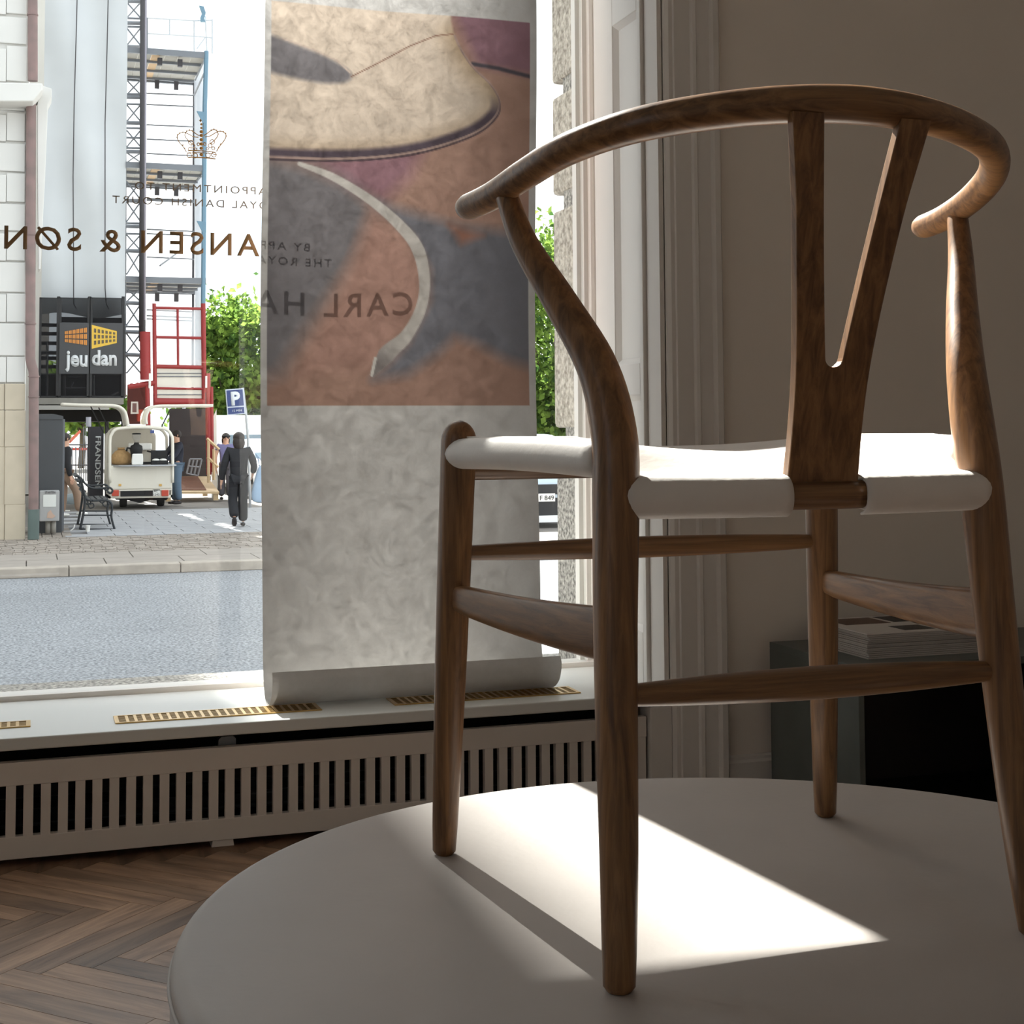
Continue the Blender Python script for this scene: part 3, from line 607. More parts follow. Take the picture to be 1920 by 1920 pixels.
# ================================================================== OUTSIDE: the shop front's own stone
ZR, ZS = -.97, -.85                           # road, far pavement
verm = mat('rough_stone', (216, 207, 194), .9, var=.1, bump=1.0, bscale=62, rgb2=(140, 130, 118), scale=66, detail=2)
granite = mat('speckled_granite', (200, 194, 185), .8, rgb2=(80, 76, 72), scale=90, detail=2, var=.1, bump=.4, bscale=60)
sj = struct(MB().box(PY(1059, 600, YG+.28)[0], OX1+.5, YG+.1, YG+.28, ZR, 6).box(OX0-.5, OX0-.02, YG+.1, YG+.30, ZR, 6).box(OX0-.5, OX1+.5, YG+.1, YG+.30, OZ1, 6).box(OX0-.5, OX1+.5, YG+.1, YG+.42, ZR, SZ-.03).build('wall_outside', granite))
xl = PX(1, 1, 1)[0]
def jamb(pxl, pya, pyb, m_, name='stone_block'):
    Yf = YG+.36
    xa = PY(pxl, 600, Yf)[0]
    za = PY(pxl, pya, Yf)[2]; zb = PY(pxl, pyb, Yf)[2]
    return MB().box(xa, OX1+.3, YG+.105, Yf, zb, za).build(name, m_, sj, bevel=.012)
jamb(1037, -260, -55, verm); jamb(1037, -40, 160, verm); jamb(1037, 186, 368, verm); jamb(1037, 398, 590, verm); jamb(1037, 614, 802, verm); jamb(1040, 830, 1262, granite, 'granite_base')
struct(MB().box(-9, 12, YG+.30, YG+.5, 4.6, 4.8).build('trim_10', verm))

# ------------------------------------------------------------------ ground
asph = bpy.data.materials.new('asphalt'); asph.use_nodes = True; nt = asph.node_tree; b = nt.nodes['Principled BSDF']; b.inputs['Roughness'].default_value = .85
tc = nt.nodes.new('ShaderNodeTexCoord'); n1 = nt.nodes.new('ShaderNodeTexNoise'); n1.inputs['Scale'].default_value = 38; n1.inputs['Detail'].default_value = 3; nt.links.new(tc.outputs['Object'], n1.inputs['Vector'])
n2 = nt.nodes.new('ShaderNodeTexNoise'); n2.inputs['Scale'].default_value = .5; nt.links.new(tc.outputs['Object'], n2.inputs['Vector'])
r1 = nt.nodes.new('ShaderNodeValToRGB'); r1.color_ramp.elements[0].position = .38; r1.color_ramp.elements[1].position = .62; r1.color_ramp.elements[0].color = srgb(112, 114, 118); r1.color_ramp.elements[1].color = srgb(176, 178, 181); nt.links.new(n1.outputs[0], r1.inputs[0])
mx = nt.nodes.new('ShaderNodeMix'); mx.data_type = 'RGBA'; mx.blend_type = 'MULTIPLY'; mx.inputs[0].default_value = .35; nt.links.new(r1.outputs[0], mx.inputs[6]); nt.links.new(n2.outputs[0], mx.inputs[7]); nt.links.new(mx.outputs[2], b.inputs['Base Color'])
struct(MB().box(-40, 60, 4.1, 19.75, ZR-.1, ZR).build('road', asph))
struct(MB().box(-60, 90, 19.75, 95, ZR-.1, ZS-.03).build('pavement', mat('pavement_bed', (120, 114, 108), .9, var=.1, scale=3)))
pav = bpy.data.objects['pavement']
km = mat('kerb_granite', (168, 158, 146), .85, var=.15, scale=6); slm = mat('paving_slab', (158, 158, 160), .8, var=.08, scale=2, bump=.1); cob = mat('cobble', (150, 140, 130), .85, var=.15, scale=5)
xk = -4.0
kl = [1.0, 1.35, .97, 1.2, 1.4, 1.1]; k = 0
while xk < 14:
    L = kl[k % 6]; k += 1
    MB().box(xk+.006, xk+L-.006, 19.72, 20.0, ZR, ZS+.005).build('kerb_stone', km, pav, bevel=.012); xk += L
def slab_mesh(w_, d_, m_): me = MB().box(-w_/2, w_/2, -d_/2, d_/2, -.04, 0).mesh('slab'); me.materials.append(m_); return me
sm1 = slab_mesh(.985, .985, mat('warm_slab', (150, 141, 132), .8, var=.1, scale=2.5, bump=.1)); sm2 = slab_mesh(.785, .585, slm)
for r_ in range(2):                            # two rows behind the kerb
    for k in range(14): place('paving_slab', sm1, (-2.5+k*1.0+.4*r_, 20.45+1.0*r_*1.0, ZS), pav)
for r_ in range(13):                           # slab path in front of the scaffold
    for k in range(9): place('paving_slab', sm2, (1.0+k*.8+.37*(r_ % 2), 25.6+r_*.6, ZS), pav)
cb = MB()
for yy in np.arange(22.0, 25.2, .13):
    off = random.random()*.1
    for xx in np.arange(-1.5, 6.5, .16): cb.box(xx+off+.006, xx+off+.154, yy+.006, yy+.124, ZS-.035, ZS+random.uniform(-.008, .006))
for yy in np.arange(25.3, 28.2, .13):
    for xx in np.arange(-.4, .6, .16): cb.box(xx+.006, xx+.154, yy+.006, yy+.124, ZS-.035, ZS+random.uniform(-.008, .006))
cb.build('cobbles', cob, pav, kind='stuff')
mh = MB().lathe([(.001, .004), (.30, .004), (.31, .0)], 32, *PZ(298, 1066, ZR)[:2], ZR+.0005); tag(mh.build('manhole_cover', mat('worn_steel', (214, 216, 220), .4, metal=.4), None), 'pale round manhole cover in the road near the kerb', 'manhole cover')

# ------------------------------------------------------------------ left building
white = mat('white_render', (208, 206, 201), .8, var=.03, scale=2); beige = mat('beige_stone', (190, 178, 158), .85, var=.08, scale=3)
YBd = 25.0
bl = thing('corner_building', (-4, YBd+4, ZS), 'white rendered building with beige stone base at the left edge of the view', 'building')
xr = PY(49, 800, YBd)[0]
MB().box(-14, xr-.03, YBd+.06, YBd+11, ZS, 14.5).build('wall', white, bl)
MB().box(-14, -2.40, YBd+1.0, YBd+11, 14.5, 27.5).build('unseen_shade_block', white, bl)  # out-of-view mass added to cut the sun patch off on its left
MB().box(-1.72, -.85, 33.4, 34.6, 14.5, 31.5).build('unseen_shade_tower', white, bl)  # invented tower, out of view, keeping sun off the right window reveal
js = [-200, -143, -86, -29, 28, 84, 154, 209, 266, 323, 380, 434, 490, 549, 605, 668, 718]
for i in range(len(js)-1):
    edge = 50 if js[i] < 150 else 47
    cut = 12 if i % 2 else -14
    for a, b_ in ((-75, cut), (cut, edge)): 
        mb = MB().pxbox(a+.8, js[i]+.9, b_-.8 if b_ != edge else b_, js[i+1]-.9, YBd, .1); mb.build('stone_block', white, bl, bevel=.012)
bj = [719, 769, 838, 946, 1013]
for i in range(4):
    for a, b_, Yo in ((-60, 8, .03), (9.5, 47, 0)): MB().pxbox(a, bj[i]+.4, b_, bj[i+1]-.4, YBd-.02+Yo, .12).build('base_block', beige, bl, bevel=.008)
co = MB(); 
co.pxprism([(-80, 152), (80, 156), (80, 168), (72, 178), (62, 190), (-80, 190)], YBd-.55, .7); co.build('cornice', white, bl, bevel=.02)
MB().pxprism([(78, 160), (97, 166), (97, 182), (90, 196), (86, 300), (80, 420), (76, 505), (72, 505), (70, 300), (70, 196)], YBd-.1, .5).build('console', white, bl, bevel=.01)
# drainpipe
pipem = mat('pipe_brown', (112, 96, 92), .6, var=.15, scale=5, rgb2=(138, 112, 108)); pipeg = mat('pipe_green', (86, 100, 96), .6, var=.1, scale=6)
dp = thing('drainpipe', PZ(64, 1008, ZS), 'brown painted drainpipe on the corner of the white building', 'drainpipe')
Yp = YBd-.12
MB().pxtube([(61, -150), (61.5, 152)], Yp, .078, 14).build('upper_pipe', pipem, dp, smooth=True, angle=50)
MB().pxtube([(58.5, 196), (57.5, 400), (57, 672), (59, 684), (62.5, 694), (63.5, 704), (63, 960)], Yp, .078, 14).build('lower_pipe', pipem, dp, smooth=True, angle=50)
MB().pxtube([(63, 955), (62.5, 1011)], Yp, .088, 14).build('iron_shoe', pipeg, dp, smooth=True, angle=50)
for x_, y_ in ((61, 28), (57.6, 440), (57, 607), (63.5, 706), (63.2, 744)): MB().pxtube([(x_, y_-1.2), (x_, y_+1.2)], Yp, .09, 14).build('band', pipem, dp, smooth=True, angle=50)
# dark pillar and control box
pil = thing('advertising_pillar', PZ(96, 1000, ZS), 'tall dark grey metal pillar standing beside the drainpipe', 'pillar')
dgrey = mat('dark_grey_metal', (64, 67, 71), .5, var=.05, scale=3)
MB().pxbox(73, 781, 116, 1001, 26.4, .6).build('body', dgrey, pil, bevel=.01); MB().pxprism([(73, 776), (100, 776), (118, 780), (118, 786), (73, 786)], 26.38, .64).build('cap', dgrey, pil); MB().pxbox(116, 786, 119.5, 995, 26.42, .5).build('edge_strip', mat('mid_grey_metal', (98, 102, 108), .4), pil)
bx = thing('control_box', PZ(93, 999, ZS), 'light grey control box on two short pipes with white stickers', 'box')
MB().pxbox(74.5, 920.5, 111, 977, 25.9, .3).build('case', mat('light_grey_box', (168, 168, 168), .5, var=.03, scale=8), bx, bevel=.015)
MB().pxbox(81, 928, 105, 950, 25.893, .008).build('sticker', mat('white_sticker', (222, 224, 220), .5), bx); MB().pxprism([(89, 962), (95, 956), (98, 962), (104, 968), (98, 972), (88, 971)], 25.893, .008).build('torn_sticker', mat('torn_sticker', (196, 168, 150), .6), bx)
blackt = mat('black_print', (20, 20, 22), .6)
zt_ = PY(93, 925.5, 25.89)[2]; text_obj('lettering', 'STARTEN', blackt, bx, (PY(84, 925, 25.89)[0], 25.889, zt_), (1, 0, 0), (0, 0, 1), .042, width=PY(104, 925, 25.89)[0]-PY(84, 925, 25.89)[0], extrude=.002)
for px in (90, 100): MB().pxtube([(px, 976), (px, 1000)], 26.05, .045, 10).build('pipe_leg', mat('grey_pipe%d' % px, (150, 146, 138), .5), bx, smooth=True)
# bench
iron = mat('black_iron_paint', (38, 42, 46), .45); be = thing('iron_bench', PZ(185, 992, ZS), 'black cast iron park bench with scrolled armrest on the pavement', 'bench')
for k, Yb_ in enumerate((27.0, 28.4)):
    sc = 0
    def T(pts, r, nm):
        q = spline([PY(x_, y_, 27.0) for x_, y_ in pts], 6*len(pts)); q = [np.array((p[0], Yb_, p[2])) for p in q]
        MB().tube(q, r, 6).build(nm, iron, be, smooth=True)
    T([(143, 892), (150, 896), (155, 912), (158, 926), (163, 936), (172, 939)], .022, 'back_frame'); T([(152, 896), (161, 908), (172, 915), (190, 915.5), (205, 914), (211, 920), (207, 925), (201, 921)], .02, 'arm_frame')
    T([(160, 932), (159, 945), (155, 970), (150, 993)], .022, 'rear_leg'); T([(172, 939), (195, 938), (206, 941), (210, 950), (209, 970), (215, 993)], .022, 'front_leg')
    T([(156, 966), (210, 966)], .014, 'rail'); T([(152, 992), (214, 992)], .012, 'foot_rail'); T([(164, 940), (168, 952), (176, 950), (174, 944), (168, 946)], .012, 'scroll'); T([(206, 944), (198, 950), (192, 944), (196, 941)], .011, 'scroll')
for px, py in ((144, 893), (149, 903), (153, 913), (157, 922), (165, 937), (176, 938), (187, 937), (198, 937)):
    p = PY(px, py, 27.0); MB().box(p[0]-.04, p[0]+.04, 27.0, 28.4, p[2]-.012, p[2]+.012).build('slat', iron, be)
cupm = mat('white_paper', (238, 236, 230), .6)
c_ = PZ(164.5, 997, ZS); tag(MB().lathe([(.032, 0), (.033, .004), (.042, .108), (.044, .112), (.040, .112), (.032, .01)], 16, c_[0], c_[1], ZS+.001).build('paper_cup', cupm, None, smooth=True, angle=40), 'white paper cup standing in front of the iron bench', 'cup')
c_ = PZ(136, 996, ZS); tag(MB().tube([(c_[0]-.03, c_[1], ZS+.012), (c_[0]+.02, c_[1], ZS+.05), (c_[0]+.035, c_[1]+.01, ZS+.11)], .011, 6).build('paper_scrap', cupm, None), 'crumpled strip of white paper on the cobbles left of the bench', 'litter')
c_ = PZ(126.5, 958, ZS); tag(MB().box(c_[0]-.05, c_[0]+.05, c_[1]-.1, c_[1]+.1, ZS+.001, ZS+.012).build('paper_scrap', cupm, None), 'flat white paper scrap on the pavement beside the dark pillar', 'litter')
bgm = sheer('clear_bag', (190, 206, 214), .55); c_ = PZ(133, 946, ZS)
mb = MB().ellipsoid((c_[0], c_[1], ZS+.13), .19, .16, .13, 12, 8); tag(mb.build('plastic_bag', bgm, None, smooth=True), 'clear plastic bag lying behind the iron bench', 'bag')

# ------------------------------------------------------------------ scaffold and the unseen block that shades the road
YSc = 38.0
steel = mat('galvanised_steel', (120, 124, 130), .5, metal=.3); steeld = mat('dark_steel', (72, 70, 74), .5, metal=.2); blue = mat('blue_net', (110, 142, 162), .7)
back = thing('road_shade_block', (-8, 48, ZS), 'added tall block behind the scaffold, out of view, shading the road', 'building')
MB().box(-22, .52, 42.5, 56, ZS, 25.5).build('wall', white, back)  # unseen; height and right edge chosen so its shadow covers the road
sf = thing('scaffold', (3.0, YSc, ZS), 'steel scaffold tower with three decks wrapped in pale sheeting', 'scaffold')
tarp = mat('pale_tarp', (206, 210, 213), .6, var=.03, scale=1.2, bump=.2, bscale=2.5)
# sheeting with ropes
a = PY(77, 590, YSc); b_ = PY(234, 590, YSc); nx_, nz_ = 24, 60; gv = []
for j in range(nz_+1):
    z = a[2] + (16.5-a[2])*j/nz_
    for i in range(nx_+1):
        t = i/nx_; gv.append((a[0]+(b_[0]-a[0])*t, YSc+.05*math.sin(t*9+z*.8)+.03*math.sin(z*2.1+t*3), z+(.06*math.sin(t*7.1) if j == 0 else 0)))
tp = MB(); tp.add(gv, [(j*(nx_+1)+i, j*(nx_+1)+i+1, (j+1)*(nx_+1)+i+1, (j+1)*(nx_+1)+i) for j in range(nz_) for i in range(nx_)])
tpo = tp.build('sheeting', tarp, sf, smooth=True)
for pts in ([(146, -60), (143, 60), (139, 200), (137, 330), (138, 520), (138, 570), (143, 578)], [(204, -60), (201, 80), (197, 230), (197, 420), (197, 540), (199, 568), (204, 580)]): MB().pxtube(pts, YSc-.15, .013, 6).build('rope', steeld, tpo, smooth=True)
wrapm = sheer('white_film', (240, 242, 246), .8, transl=.5)
MB().pxbox(236, 96, 366, 740, 41.4, .02).build('rear_film', wrapm, sf); MB().pxprism([(364, 150), (384, 108), (380, 740), (366, 740)], 41.0, .02).build('side_film', sheer('grey_film', (206, 210, 216), .75), sf)
# mast
MB().pxtube([(269.5, -120), (268, 300), (266.5, 640)], YSc-.2, .085, 12).build('mast_tube', steeld, sf, smooth=True); MB().pxtube([(273.5, -120), (272, 300), (270.5, 600)], YSc-.26, .03, 8).build('cable_guide', mat('steel_grey', (150, 146, 156), .4, metal=.5), sf, smooth=True)
MB().pxtube([(235, -120), (233, 745)], YSc+.3, .045, 8).build('standard', steel, sf, smooth=True)
lat = [-20, 2, 34, 43, 50, 86, 176, 182, 195, 230, 240, 258, 277, 284, 376, 418, 424, 438, 470, 568, 612, 622, 665]
for y_ in lat: MB().pxtube([(235, y_), (266, y_+1)], YSc+.2, .055 if y_ in (2, 43, 182, 230, 284, 376, 424, 470, 568, 622, 665) else .03, 6).build('rung', steel, sf)
for ya_, yb_2 in ((4, 34), (52, 86), (150, 178), (196, 228), (244, 276), (286, 305), (340, 375), (378, 416), (440, 470), (472, 515), (540, 566), (570, 610), (625, 662), (668, 700)):
    MB().pxtube([(237, ya_), (264, yb_2)], YSc+.25, .022, 5).build('brace', steel, sf); MB().pxtube([(264, ya_), (237, yb_2)], YSc+.28, .022, 5).build('brace', steel, sf)
# decks
deckm = mat('deck_plywood', (176, 174, 168), .8, var=.06, scale=4); tan = mat('tan_board', (206, 176, 140), .8)
for ya_, rise in ((97, 1), (311, 1), (524, 1)):
    zf = PY(310, ya_, YSc)[2]; xa_, xb_ = PY(236, ya_, YSc)[0], PY(386, ya_, YSc)[0]
    MB().box(xa_, xb_, YSc-.02, YSc+.06, zf-.09, zf+.06).build('deck_edge', steel, sf); MB().box(xa_, xb_+.1, YSc+3.1, YSc+3.2, zf-.09, zf+.06).build('deck_edge', steel, sf)
    nb = 6
    for k in range(nb):
        u0 = xa_+(xb_-xa_)*k/nb+.004; u1 = xa_+(xb_-xa_)*(k+1)/nb-.004
        if k == 2: MB().box(u0, u0+.2, YSc+.1, YSc+3.1, zf-.03, zf+.02).build('deck_board', tan, sf); u0 += .206
        MB().box(u0, u1, YSc+.1, YSc+3.1, zf-.02, zf+.02).build('deck_board', deckm, sf)
    for yy in (.9, 1.9, 2.8): MB().box(xa_, xb_, YSc+yy, YSc+yy+.06, zf-.09, zf-.025).build('joist', steel, sf)
    for px in (300, 338): p = PY(px, ya_+12, YSc+.3); MB().box(p[0]-.06, p[0]+.06, YSc+.3, YSc+.42, zf-.28, zf-.09).build('bracket', steeld, sf)
    for px in (294, 330): p = PY(px, ya_+60, YSc+2.9); MB().box(p[0]-.06, p[0]+.06, YSc+2.8, YSc+2.9, zf-.32, zf-.09).build('bracket', steeld, sf)
MB().pxtube([(364, 148), (363, 345), (362, 560), (361, 745)], YSc+3.1, .035, 6).build('standard', steeld, sf); MB().pxtube([(276, 33), (276, 96)], YSc+.1, .02, 6).build('standard', steel, sf); MB().pxtube([(387, 96), (384, 200), (383, 330), (381, 570)], YSc, .06, 6).build('standard', blue, sf)
for y_ in (177, 198, 236, 263, 290, 376, 432, 440, 484, 583, 594, 600): MB().pxtube([(275, y_-2), (364, y_+2)], YSc+3.0, .022 if y_ != 376 else .05, 6).build('guard_rail', steel, sf)
for pts in ([(276, 34), (364, 39), (398, 38)], [(276, 63), (364, 68), (398, 71)], [(398, 36), (398, 100)], [(364, 39), (364, 96)], [(318, 37), (318, 66)], [(388, 97), (385, 30)], [(385, 70), (369, 92)]): MB().pxtube(pts, YSc+.1, .018, 6).build('guard_rail', mat('pale_rail%d' % pts[0][1], (190, 196, 202), .5), sf)
fz = MB().pxprism([(374, 10), (382, 12), (386, 24), (383, 34), (385, 40), (377, 40), (376, 32), (379, 24)], YSc-.05, .1); fz.build('torn_net', blue, sf)
for y0_ in (208, 414): MB().pxprism([(369, y0_), (386, y0_+2), (386, y0_+22), (380, y0_+22)], YSc-.05, .05).build('torn_net', blue, sf)
for a_, b2 in (((366, 150), (384, 110)), ((364, 178), (384, 135)), ((338, 470), (300, 498)), ((364, 345), (384, 322))): MB().pxtube([(*a_, YSc+2.5), (*b2, YSc+.1)], YSc, .025, 5).build('brace', steel, sf)
# site fence with the company banner
fe = thing('site_fence', PY(150, 760, 37.4), 'black mesh site fence on a platform with an orange and yellow logo banner', 'fence')
bn = sheer('black_mesh', (34, 35, 38), .62); bfr = mat('fence_frame', (30, 31, 34), .5); prt = mat('banner_grey', (74, 75, 78), .7)
for x0_, x1_ in ((74, 109), (111.5, 166.5), (170, 231)):
    MB().pxbox(x0_, 559, x1_, 744, 37.5, .02).build('mesh_panel', bn, fe)
    f = MB(); 
    f.pxbox(x0_, 557.5, x1_, 560, 37.45, .06).pxbox(x0_, 742, x1_, 744.5, 37.45, .06).pxbox(x0_, 557.5, x0_+2.2, 744, 37.45, .06).pxbox(x1_-2.2, 557.5, x1_, 744, 37.45, .06); f.build('panel_frame', bfr, fe)
for x_ in (110, 168.3, 231): MB().pxtube([(x_, 556), (x_, 748)], 37.6, .04, 6).build('post', bfr, fe)
for x0_, x1_ in ((111.8, 166.3), (170, 230)): MB().pxbox(x0_, 605, x1_, 701, 37.40, .015).build('printed_banner', prt, fe)
org = mat('orange_print', (214, 142, 66), .6); yel = mat('yellow_print', (232, 190, 72), .6); wht = mat('white_print', (216, 219, 222), .6)
def quadpt(c, s_, t): (a0, a1, b0, b1) = c; x_ = a0[0]+(a1[0]-a0[0])*s_; yt = a0[1]+(a1[1]-a0[1])*s_; yb = b0[1]+(b1[1]-b0[1])*s_; return (x_, yt+(yb-yt)*t)
cL = ((121, 621), (164, 613), (121, 642), (164, 649)); cR = ((172, 609), (219, 621), (172, 654), (219, 643))
lo = MB()
for i in range(6):
    for h_ in (0, .5):
        for j in range(3):
            s0 = (i+.08+h_*.86)/6; s1 = s0+.36/6; t0 = (j+.08)/3; t1 = (j+.86)/3
            lo.pxprism([quadpt(cL, s0, t0), quadpt(cL, s1, t0), quadpt(cL, s1, t1), quadpt(cL, s0, t1)], 37.385, .012)
lo.build('logo_windows', org, fe)
MB().pxprism([cR[0], cR[1], cR[3], cR[2]], 37.392, .006).build('logo_block', yel, fe)
lo = MB()
for i in range(6):
    for h_ in (0, .45):
        for j in range(3):
            s0 = (i+.62+h_*.72)/6.6; s1 = s0+.24/6.6; t0 = .13+j*.27; t1 = t0+.18
            lo.pxprism([quadpt(cR, s0, t0), quadpt(cR, s1, t0), quadpt(cR, s1, t1), quadpt(cR, s0, t1)], 37.385, .006)
lo.build('logo_windows', prt, fe)
pj = PY(122, 686, 37.39); pk = PY(164, 686, 37.39); text_obj('lettering', 'jeu', wht, fe, (pj[0], 37.385, pj[2]), (1, 0, 0), (0, 0, 1), .40, width=pk[0]-pj[0], bold=.035, extrude=.01)
pj = PY(172, 684, 37.39); pk = PY(219, 684, 37.39); text_obj('lettering', 'dan', wht, fe, (pj[0], 37.385, pj[2]), (1, 0, 0), (0, 0, 1), .37, width=pk[0]-pj[0], bold=.035, extrude=.01)
conc = mat('weathered_board', (140, 137, 130), .8, var=.12, scale=3)
MB().pxbox(72, 746, 232, 758, 37.3, 3.4).build('platform_beam', conc, fe); MB().pxbox(72, 760, 205, 768, 37.25, 3.5).build('platform_edge', mat('pale_concrete', (176, 174, 168), .8), fe)
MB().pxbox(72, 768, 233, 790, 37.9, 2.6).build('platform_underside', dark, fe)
for pts in ([(121, 702), (121, 742)], [(128, 706), (166, 706)], [(137, 716), (131, 730)], [(121, 728), (166, 728)], [(175, 702), (175, 742)], [(208, 742), (222, 735)], [(88, 640), (88, 742)], [(76, 660), (110, 660)], [(76, 702), (230, 702)]): MB().pxtube(pts, 39.0, .03, 5).build('platform_brace', steel, fe)
MB().pxbox(112, 594, 228, 606, 39.6, .1).build('site_hut', mat('hut_dark', (52, 54, 56), .7), fe); MB().pxbox(112, 690, 232, 746, 40.6, .1).build('interior_shade_sheet', mat('interior_shade', (44, 45, 48), .8), fe); MB().pxbox(72, 700, 112, 746, 40.6, .1).build('interior_shade_sheet', MATS['interior_shade'], fe)  # dark sheets behind the mesh stand in for the unlit interior
for y_ in (606, 622, 640, 658, 668, 684): MB().pxbox(76, y_, 109, y_+7, 39.4, .06).build('stair_tread', steeld, fe)
# supports below the platform
for px in (168, 200, 231): MB().pxtube([(px, 768), (px, 935)], 38.4, .05, 6).build('prop', steeld, fe)

# ------------------------------------------------------------------ red hoist
ho = thing('red_hoist', PZ(335, 932, ZS), 'red construction hoist cage with clear panels beside the scaffold', 'hoist'); red = mat('red_paint', (150, 44, 44), .5, var=.06, scale=4); Yh = 37.2
for pts, r_, nm in (([(289, 569), (291, 760)], .05, 'post'), ([(381, 569), (383, 760)], .06, 'post'), ([(333, 577), (334, 688)], .03, 'mullion'), ([(289, 577), (382, 579)], .035, 'rail'), ([(289, 632), (382, 634)], .035, 'rail'), ([(289, 687), (382, 689)], .05, 'rail'), ([(289, 728), (382, 729)], .03, 'rail'), ([(290, 753), (384, 754)], .09, 'rail'), ([(272, 622), (273, 712)], .13, 'drive_housing'), ([(389, 700), (392, 890)], .07, 'mast_leg'), ([(396, 725), (398, 885)], .05, 'mast_leg'), ([(240, 725), (290, 718)], .07, 'gate_rail'), ([(276, 722), (278, 800)], .06, 'gate_post')): MB().pxtube(pts, Yh, r_, 8).build(nm, red, ho, smooth=True, angle=50)
clr = sheer('clear_panel', (232, 236, 240), .45)
for q in ((291, 578, 332, 631), (335, 579, 380, 632), (291, 634, 332, 686), (335, 635, 380, 687)): MB().pxbox(*q, Yh+.05, .015).build('clear_panel', clr, ho)
crm = mat('cream_panel', (226, 220, 208), .6, var=.04, scale=3)
for q in ((290, 690, 380, 726), (291, 730, 381, 750)): MB().pxbox(*q, Yh+.02, .05).build('cream_panel', crm, ho)
for y_ in (700, 706, 740): MB().pxtube([(291, y_), (380, y_)], Yh, .012, 5).build('panel_rib', steel, ho)
MB().pxbox(279, 700, 283, 728, Yh-.1, .05).build('reflector', cupm, ho); MB().pxbox(385, 705, 388.5, 727, Yh-.1, .05).build('reflector', cupm, ho)
MB().pxbox(239, 722, 276, 795, Yh+.9, .06).build('gate_panel', mat('rust_red', (96, 44, 38), .7, var=.2, scale=9), ho)
MB().pxbox(258, 768, 270, 790, Yh+.3, .4).build('orange_case', mat('orange_red', (186, 66, 44), .6), ho); MB().pxprism([(246, 753), (259, 753), (260, 776), (245, 776)], Yh+.2, .05).build('notice_frame', crm, ho); MB().pxbox(248.5, 756, 256, 773, Yh+.19, .02).build('notice', mat('notice_print', (120, 84, 78), .6), ho)
MB().pxbox(384, 736, 389, 760, Yh-.05, .2).build('roller', steeld, ho)
hb = tag(MB().pxbox(318, 766, 388, 896, 39.6, .1).build('hoarding', mat('dark_hoarding', (58, 52, 52), .8, var=.2, scale=3), None), 'dark hoarding panel behind the coffee cart below the hoist', 'hoarding')
pl = thing('ladder_frame', PY(360, 893, 38.6), 'small grey metal ladder frame leaning against the dark hoarding', 'ladder')
for pts in ([(350, 888), (356, 861)], [(357, 890), (363, 861)], [(364, 891), (370, 861)], [(371, 892), (378, 861)], [(350, 888), (371, 892)], [(353, 874), (374, 876)], [(356, 861), (378, 861)]): MB().pxtube(pts, 38.6, .025, 6).build('bar', mat('alu%d' % random.randint(0, 9999), (150, 152, 156), .4, metal=.5), pl)
rp = thing('wooden_ramp', (PY(370, 924, 36.7)[0], 36.7, ZS), 'plywood ramp with brown mat leading to the red hoist', 'ramp')
ply = mat('plywood', (206, 178, 140), .7, var=.08, scale=3)
def ramp_slab(pts, dz, th, nm, m_):
    q = [PY(x_, y_, Y_) + np.array((0, 0, dz)) for x_, y_, Y_ in pts]; MB().add(q + [p - np.array((0, 0, th)) for p in q], [(0, 1, 2, 3), (7, 6, 5, 4), (0, 4, 5, 1), (1, 5, 6, 2), (2, 6, 7, 3), (3, 7, 4, 0)]).build(nm, m_, rp)
ramp_slab([(312, 922, 36.7), (411, 922, 36.7), (388, 893, 39.3), (322, 893, 39.3)], 0, .05, 'board', ply)
ramp_slab([(322, 919, 36.9), (387, 919, 36.9), (371, 894, 39.2), (324, 894, 39.2)], .012, .01, 'mat', mat('brown_mat', (112, 72, 52), .9, var=.15, scale=8))
for px_, Y_ in ((316, 36.75), (405, 36.75), (325, 39.2), (385, 39.2)): p_ = PY(px_, 921 if Y_ < 37 else 894, Y_); MB().box(p_[0]-.06, p_[0]+.06, Y_, Y_+.1, ZS, p_[2]-.04).build('support', ply, rp)
rl = thing('wooden_railing', PZ(398, 900, ZS), 'unpainted wooden railing on the right side of the ramp', 'railing')
for pts, nm in (([(391, 826), (391, 905)], 'post'), ([(401, 842), (401, 900)], 'post'), ([(388, 822), (411, 843)], 'rail'), ([(389, 857), (409, 876)], 'rail')): MB().pxtube(pts, 36.6, .035, 4).build(nm, ply, rl)
tag(MB().pxprism([(397, 788), (406, 768), (407, 934), (397, 934)], 38.4, .04).build('white_board', crm, None), 'white board standing upright beside the red hoist mast', 'board')
# vertical name sign
ns = thing('name_sign', PZ(180, 940, ZS), 'dark vertical sign board with white letters left of the coffee cart', 'sign'); Yn = 36.2
MB().pxbox(169, 800, 193.5, 935, Yn, .06).build('board', mat('sign_dark', (58, 58, 66), .6), ns)
pt = PY(189.5, 818, Yn); pbm = PY(189.5, 914, Yn)
text_obj('lettering', 'FRANDSEN', wht, ns, (PY(179.5, 818, Yn)[0], Yn-.004, pt[2]), (0, 0, -1), (1, 0, 0), .125, width=pt[2]-pbm[2], bold=.02, extrude=.004)
MB().pxtube([(166, 782), (166, 800)], Yn+.1, .06, 8).build('lamp', mat('pale_lamp', (190, 190, 204), .4), ns)
